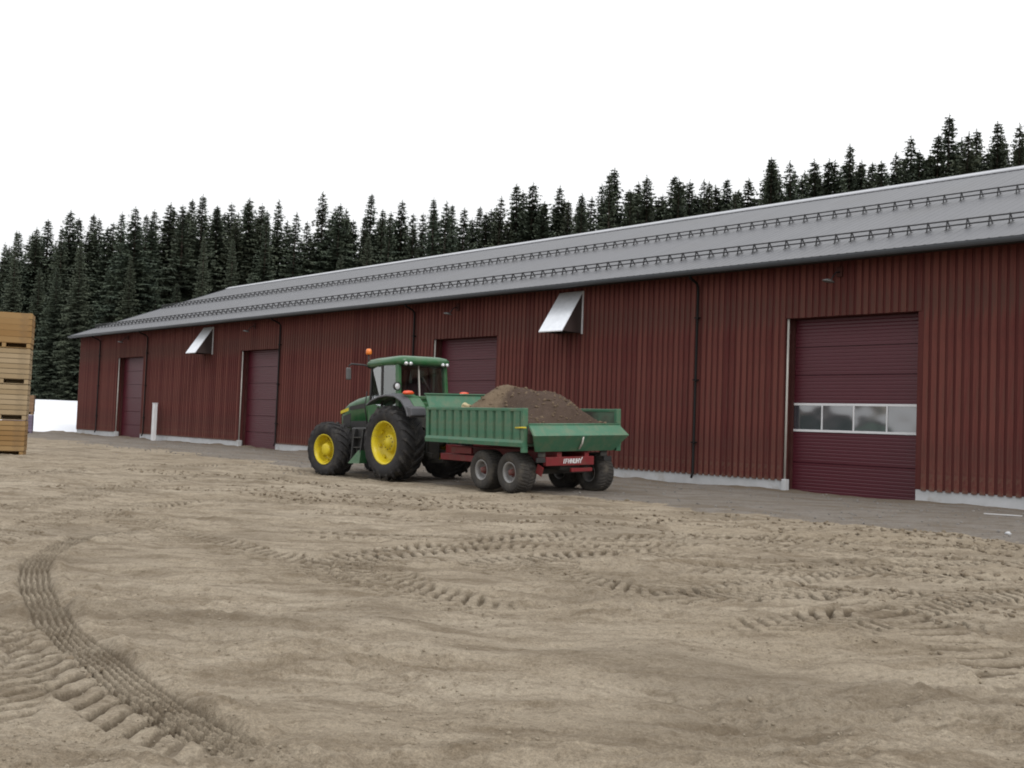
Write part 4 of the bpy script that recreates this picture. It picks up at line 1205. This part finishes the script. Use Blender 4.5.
tm = trailer.matrix_basis
def tw(x, y, z): return tm @ Vector((x, y, z))
def lump(name, loc, size, seed, mat, sub=3, sc=(1, 1, .7)):
    b = bmesh.new(); bmesh.ops.create_icosphere(b, subdivisions=sub, radius=1)
    for v_ in b.verts:
        n_ = perlin(np.array([v_.co.x * 1.3 + seed]), np.array([v_.co.y * 1.3 + v_.co.z * 1.7]), seed)[0]
        v_.co *= 1 + .35 * n_
        v_.co = Vector((v_.co.x * size * sc[0], v_.co.y * size * sc[1], v_.co.z * size * sc[2]))
    me = bpy.data.meshes.new(name); b.to_mesh(me); b.free(); me.materials.append(mat)
    for p_ in me.polygons: p_.use_smooth = True
    o = bpy.data.objects.new(name, me); o.location = loc; col.objects.link(o); return o
MATS['stone'] = pm('pale_yellow_stone', (0.46, 0.40, 0.24), (0.36, 0.30, 0.18), 6, .85, bscale=12, bstr=.4)
sz_ = float(soil_h(np.array([3.35]), np.array([.75]))[()][0])
tag(lump('stone', tw(3.35, .75, max(sz_, 1.9) + .05), .13, 4, MATS['stone']), 'pale yellowish stone lying on the soil near the headboard', 'stone')

# ------------------------------------------------------------------ wooden box pallets on the left
def wood(name, a, b, dirt):
    m, t, p = new_mat(name)
    oi = t.nodes.new('ShaderNodeObjectInfo')
    n = noise(t, 2.2, 6, .65, stretch=(.6, 4, 5))
    ad = t.nodes.new('ShaderNodeMath'); ad.operation = 'MULTIPLY_ADD'; ad.inputs[1].default_value = .8
    t.links.new(oi.outputs['Random'], ad.inputs[0]); t.links.new(n.outputs[0], ad.inputs[2])
    c = mixc(t, ramp(t, ad.outputs[0], .45, 1.25), a, b)
    n2 = noise(t, 1.1, 5, .7, off=7)
    c = mixc(t, ramp(t, n2.outputs[0], .5, .8), c, dirt)
    t.links.new(c, p.inputs['Base Color']); p.inputs['Roughness'].default_value = .85
    p.inputs['Specular IOR Level'].default_value = .2
    n3 = noise(t, 18, 4, .6, stretch=(.3, 4, 4)); bump(t, p, n3.outputs[0], .3, .004)
    return m
W1 = wood('orange_pine_planks', (0.2376, 0.1364, 0.0528), (0.3036, 0.1980, 0.0924), (.14, .10, .065))
W2 = wood('pale_tan_planks', (0.2904, 0.2156, 0.1276), (0.3432, 0.2640, 0.1672), (.17, .13, .085))
W3 = wood('brown_planks', (.22, .14, .085), (.28, .18, .11), (.13, .09, .06))
W4 = wood('bluish_planks', (.17, .14, .20), (.22, .18, .24), (.12, .10, .12))
CW, CD, CH = 1.62, 1.22, 1.19
def crate(loc, rotz, mat, planks, label, group, parent=None):
    e = empty('box_pallet', loc, (0, 0, rotz))
    tag(e, label, 'crate', group)
    zb, zt = .175, CH - .012
    ph = (zt - zb) / planks
    pf = MB().box(-CW / 2, CW / 2, -.012, .012, .003, ph - .014).mesh('plank', mat)
    ps = MB().box(-.012, .012, -CD / 2 + .026, CD / 2 - .026, .003, ph - .014).mesh('plank', mat)
    for k in range(planks):
        for s_ in (1, -1):
            inst('plank', pf, e, (rnd.uniform(-.006, .006), s_ * (CD / 2 - .012) - rnd.uniform(0, .006), zb + k * ph + (.03 if s_ > 0 and k < planks - 1 else 0)))
            inst('plank', ps, e, (s_ * (CW / 2 - .013), 0, zb + k * ph))
    for sx_ in (1, -1):
        for sy_ in (1, -1):
            MB().box(-.04, .04, -.04, .04, zb, zt).build('corner_post', mat, e, loc=(sx_ * (CW / 2 - .068), sy_ * (CD / 2 - .068), 0))
    for sx_ in (-1, 0, 1):
        MB().box(-.06, .06, -CD / 2 + .01, CD / 2 - .01, .024, .155).build('skid', mat, e, loc=(sx_ * (CW / 2 - .075), 0, 0))
    for sy_ in (1, -1):
        MB().box(-CW / 2 + .01, CW / 2 - .01, -.05, .05, .0, .022).build('base_board', mat, e, loc=(0, sy_ * (CD / 2 - .07), 0))
    MB().box(-CW / 2 + .03, CW / 2 - .03, -CD / 2 + .03, CD / 2 - .03, .156, .174).build('bottom', mat, e)
    for sx_ in (-.5, .5):
        MB().box(-.30, .30, .10, .18, .024, .155).build('stringer', mat, e, loc=(sx_ * (CW / 2 - .075), 0, 0))
    return e
cr = Vector((-16.02, 34.25, 0))                 # front right bottom corner of the near stack
yaw = R(21)
ex = Vector((math.cos(yaw), math.sin(yaw), 0)); ey = Vector((-math.sin(yaw), math.cos(yaw), 0))
cc = cr - ex * CW / 2 + ey * CD / 2
hz0 = float(hfun(np.array([cc.x]), np.array([cc.y]))[0][0]) - .005
for k, (mt, pl, lb) in enumerate(((W1, 6, 'orange brown wooden box pallet at the bottom of the near stack'), (W2, 6, 'pale tan wooden box pallet resting on the bottom one of the near stack'), (W2, 6, 'pale tan wooden box pallet just under the topmost one'), (W1, 5, 'orange brown wooden box pallet on top of the near stack'))):
    off_ = ex * (.0 + .012 * k) + ey * rnd.uniform(-.02, .02)
    crate((cc.x + off_.x, cc.y + off_.y, hz0 + k * CH), yaw + rnd.uniform(-.01, .01), mt, pl, lb, 'box pallets in the near stack')
c2 = Vector((-28.6, 62.0, 0)) - ex * CW / 2 + ey * CD / 2
for k, (mt, lb) in enumerate(((W4, 'bluish grey box pallet at the bottom of the far stack'), (W3, 'brown wooden box pallet on top of the far stack'))):
    crate((c2.x + .03 * k, c2.y, -.07 + k * CH), yaw, mt, 5, lb, 'box pallets in the far stack')

# white service post by the farthest door, lath and scrap on the gravel
pp = N_ * (OFF - .42) + D_ * 54.05
sp = empty('service_post', (pp.x, pp.y, -.05), (0, 0, A - math.pi / 2))
tag(sp, 'upright white service post in front of the wall by the farthest door', 'post')
MB().box(-.13, .13, -.09, .09, 0, 2.05).build('column', MATS['white'], sp, .012)
MB().box(-.145, .145, -.105, .105, 2.052, 2.09).build('cap', MATS['white'], sp, .008)
a_ = gnd(984, 515.5, 0.0); b_ = gnd(1022, 518.5, 0.0)
za = float(hfun(np.array([a_[0]]), np.array([a_[1]]))[0][0]) + .05
m = MB().bar((a_[0], a_[1], za), (b_[0], b_[1], za + .01), .04, .015)
tag(m.build('lath', MATS['white'], None), 'thin pale lath lying on the gravel at the right', 'lath')
a_ = gnd(1008, 533, 0.0)
za = float(hfun(np.array([a_[0]]), np.array([a_[1]]))[0][0]) + .05
tag(lump('pale_stone', (a_[0], a_[1], za - .01), .05, 9, MATS['concrete'], 2), 'small whitish stone on the gravel edge at the right', 'stone')

# ------------------------------------------------------------------ forest
def leaf_mat(name, a, b, c3):
    m, t, p = new_mat(name)
    oi = t.nodes.new('ShaderNodeObjectInfo')
    n = noise(t, .9, 4, .6)
    c = mixc(t, ramp(t, n.outputs[0], .35, .7), a, b)
    c = mixc(t, ramp(t, oi.outputs['Random'], 0, 1), c, mixc(t, .55, c, c3))
    t.links.new(c, p.inputs['Base Color'])
    p.inputs['Roughness'].default_value = .75; p.inputs['Specular IOR Level'].default_value = .25
    return m
LEAF = leaf_mat('spruce_needles', (.062, .084, .064), (.088, .110, .074), (.088, .094, .062))
BARK = pm('spruce_bark', (.085, .065, .052), (.12, .10, .085), 4, .9)
def spruce_meshes(seed, H=22.0, Rm=2.3, crown0=.06, dens=1.0, ragged=.25):
    rg_ = np.random.default_rng(seed)
    V, F = [], []
    def tri(a, b, c_): i = len(V); V.extend([a, b, c_]); F.append((i, i + 1, i + 2))
    h = crown0 * H
    lean = rg_.uniform(-.25, .25, 2)
    def axis(z): return np.array([lean[0] * math.sin(z / H * 2.2), lean[1] * math.sin(z / H * 2.6), z])
    while h < H - .25:
        f_ = 1 - h / H
        prof = Rm * 1.45 * f_ ** .86 * (1.0 if h > .2 * H else .75 + .25 * h / (.2 * H))
        nb_ = int((5 + 4 * min(1, f_ * 3)) * dens) + 1
        ph0 = rg_.uniform(0, 6.28)
        for k in range(nb_):
            if rg_.random() < .05: continue
            az = ph0 + 6.283 * k / nb_ + rg_.uniform(-.35, .35)
            L = prof * rg_.uniform(1 - ragged * 1.6, 1 + ragged) + .04
            dr = .12 + .40 * min(1, f_ * 1.6) + rg_.uniform(-.1, .1)          # droop
            o = axis(h + rg_.uniform(-.12, .12))
            d_ = np.array([math.cos(az), math.sin(az), 0]); sd_ = np.array([-d_[1], d_[0], 0])
            nt = max(2, int(L / .30))
            for j in range(nt):
                u = (j + .6 + rg_.uniform(-.3, .3)) / nt
                up_ = .32 if f_ < .12 else .0
                p_ = o + d_ * (L * u) + np.array([0, 0, L * (up_ * u - dr * u * (1.25 - .55 * u))])
                s_ = (.27 + .46 * (1 - u)) * min(1.0, .16 + L * .48)
                for sgn in (1, -1):
                    tip = p_ + sd_ * sgn * s_ * rg_.uniform(.7, 1.3) + d_ * s_ * rg_.uniform(.1, .9) - np.array([0, 0, s_ * rg_.uniform(.15, .75)])
                    q = p_ - d_ * s_ * .55 + np.array([0, 0, .03])
                    r_ = p_ + d_ * s_ * .45 - np.array([0, 0, s_ * rg_.uniform(.0, .3)])
                    tri(q, r_, tip)
                # hanging twig curtain
                w = p_ + d_ * .1
                tri(w - d_ * s_ * .5, w + d_ * s_ * .5, w + sd_ * rg_.uniform(-.15, .15) - np.array([0, 0, s_ * rg_.uniform(.6, 1.3)]))
        h += rg_.uniform(.20, .34) * (1.0 if f_ > .15 else .62)
    for k in range(9):
        a0 = rg_.uniform(0, 6.28); z = H - .95 + k * .11
        t_ = axis(min(z, H)); rr2 = .05 + .16 * (9 - k) / 9
        tri(t_, t_ + np.array([0, 0, .13]), t_ + np.array([math.cos(a0) * rr2, math.sin(a0) * rr2, .10]))
    t_ = axis(H - .6)
    tri(t_ + np.array([-.03, 0, 0]), t_ + np.array([.03, 0, 0]), np.array([t_[0], t_[1], H + .15])); tri(t_ + np.array([0, -.03, 0]), t_ + np.array([0, .03, 0]), np.array([t_[0], t_[1], H + .15]))
    me = bpy.data.meshes.new('crown'); me.from_pydata([tuple(map(float, v_)) for v_ in V], [], F); me.materials.append(LEAF)
    tb = MB(); zs = np.linspace(0, H - .5, 12)
    tb.tube([tuple(axis(z)) for z in zs], [max(.02, .24 * (1 - z / H) ** .9) for z in zs], 7)
    return me, tb.mesh('trunk', BARK), H
SPR = [spruce_meshes(100 + i, 22, *q) for i, q in enumerate(((2.1, .05, 1.0, .25), (2.5, .08, 1.1, .32), (1.8, .06, 1.0, .22), (2.3, .15, .9, .38), (2.0, .04, 1.15, .28), (2.7, .10, 1.0, .35), (1.9, .22, .85, .42)))]
def plant(kind, x, y, top=None, h=None, label='', group='', cat='tree', wide=1.0):
    me, tr_, H0 = kind
    z0 = floor_z(x, y) - .15
    sc = ((top - z0) if top else h) / H0
    o = empty('spruce_tree', (x, y, z0), (0, 0, rnd.uniform(0, 6.28)))
    wd = min(1.12, max(.72, sc)) * rnd.uniform(.95, 1.2) * wide
    o.scale = (wd, wd, sc)
    tag(o, label, cat, group)
    inst('trunk', tr_, o); inst('crown', me, o)
    return o
SKY = [(8,246),(17.5,231),(36,227),(46.5,219),(61,227),(73,209.5),(93,213.5),(98,218),(112,222),(123,212.5),(135,206.6),(145.5,214),(154,209.5),(173,203),(179,204),(184.5,208),(192,198.5),
 (205,195),(219,207),(228,202),(251,197),(262.5,204),(268,211),(279,200),(287,221),(298.6,213),(306,221),(323.5,191),(336,206),(342,203),(347,208),(365,215),(373,193),(383,209),(394,212),
 (404,200),(412,213),(420,212.5),(432,198),(446.5,202),(454,204),(466,207.6),(481,205.7),(497,206),(504.5,197),(515,184),(522,190),(534,182),(545,205),(562,185),(571,201),(583,193),(599,184),
 (606,173),(616,169),(629,190),(638,182.5),(645,175),(658.6,194),(672,175.7),(681,179.6),(691,180.5),(702.5,178.6),(710,182),(724.6,178.6),(734,191),(739,189),(751,177.6),(770,157),(777,162),(787.5,160),
 (802,171),(811,159),(829.5,158),(839,160),(851,145),(863,159),(870,163),(879,161),(896,151.4),(909,136),(918,150),(929,152.5),(941,133),(953,114),(972,132),(980,129.5),(989,149),(997,121),(1016.6,125),(1026,131)]
ANCH = [(34, 'above the near stack of box pallets'), (78, 'above the strip of snow'), (150, 'above the farthest barn door'), (236, 'above the farther rain hood'), (300, 'above the second farthest door'), (358, 'above the tractor bonnet'), (455, 'above the tractor cab'),
        (530, 'above the soil heap'), (600, 'above the nearer rain hood'), (680, 'above the wall right of the nearer hood'), (780, 'above the downpipe right of the trailer'), (925, 'above the door with windows'), (1100, 'at the right end of the roof')]
ORD = ['first', 'second', 'third', 'fourth', 'fifth', 'sixth', 'seventh', 'eighth', 'ninth', 'tenth', 'eleventh', 'twelfth', 'thirteenth', 'fourteenth', 'fifteenth', 'sixteenth']
def unproj(px, py, Y):
    q = fw + rt * ((px - 512) / FPX) - up * ((py - 384) / FPX)
    t = Y / q.y
    return q.x * t, Y, EYE + q.z * t
cnt = {}
for i, s_ in enumerate(SKY):
    px, py = s_[0], s_[1]
    x0_, _, _ = unproj(px, py, 90)
    Y = float(forest_edge(x0_)) + 4 + rnd.uniform(0, 9)
    x, y, z = unproj(px, py, Y)
    an = next(t for lim, t in ANCH if px < lim)
    kk = cnt.setdefault(an, 0); cnt[an] += 1
    plant(SPR[rnd.randrange(7)], x, y, top=z, label='%s spruce from left in the skyline %s' % (ORD[kk], an), group='trees along the forest skyline', wide=1.42)
# front rank with branches to the ground, seen left of the barn, then the depth of the forest
for i in range(26):
    x = -62 + i * 2.05 + rnd.uniform(-.5, .5)
    y = float(forest_edge(x)) + rnd.uniform(1.2, 3.2)
    plant(SPR[rnd.choice((0, 1, 2, 4))], x, y, h=rnd.uniform(10.5, 16), label='lower dark spruce at the forest edge behind the snow field', group='forest edge spruces')
sk_x = [q[0] for q in SKY]; sk_y = [q[1] for q in SKY]
for i in range(125):
    px = -12 + i * 8.4 + rnd.uniform(-3, 3)
    ysk = max(float(np.interp(px + d_, sk_x, sk_y)) for d_ in (-14, -7, 0, 7, 14))
    x0_, _, _ = unproj(px, 200, 92)
    Y = float(forest_edge(x0_)) + rnd.uniform(8, 17)
    x, y, z = unproj(px, ysk + rnd.uniform(0, 20), Y)
    plant(SPR[rnd.randrange(7)], x, y, top=z, label='dark spruce filling the forest just behind the skyline trees', group='spruces filling the forest', wide=1.75)
for i in range(30):
    x = rnd.uniform(-82, 20)
    y = float(forest_edge(x)) + rnd.uniform(18, 34)
    plant(SPR[rnd.randrange(7)], x, y, h=rnd.uniform(15.5, 19.5), label='dark spruce deep in the forest behind the skyline row', group='spruces deep in the forest')
for i in range(7):
    for sx_ in (-1, 1):
        x = (-58 - i * 3.2) if sx_ < 0 else (44 + i * 3)
        plant(SPR[rnd.randrange(7)], x, float(forest_edge(x)) + rnd.uniform(3, 9), h=rnd.uniform(16, 21), label='dark spruce continuing the forest past the edge of view', group='forest beyond the edge of view')
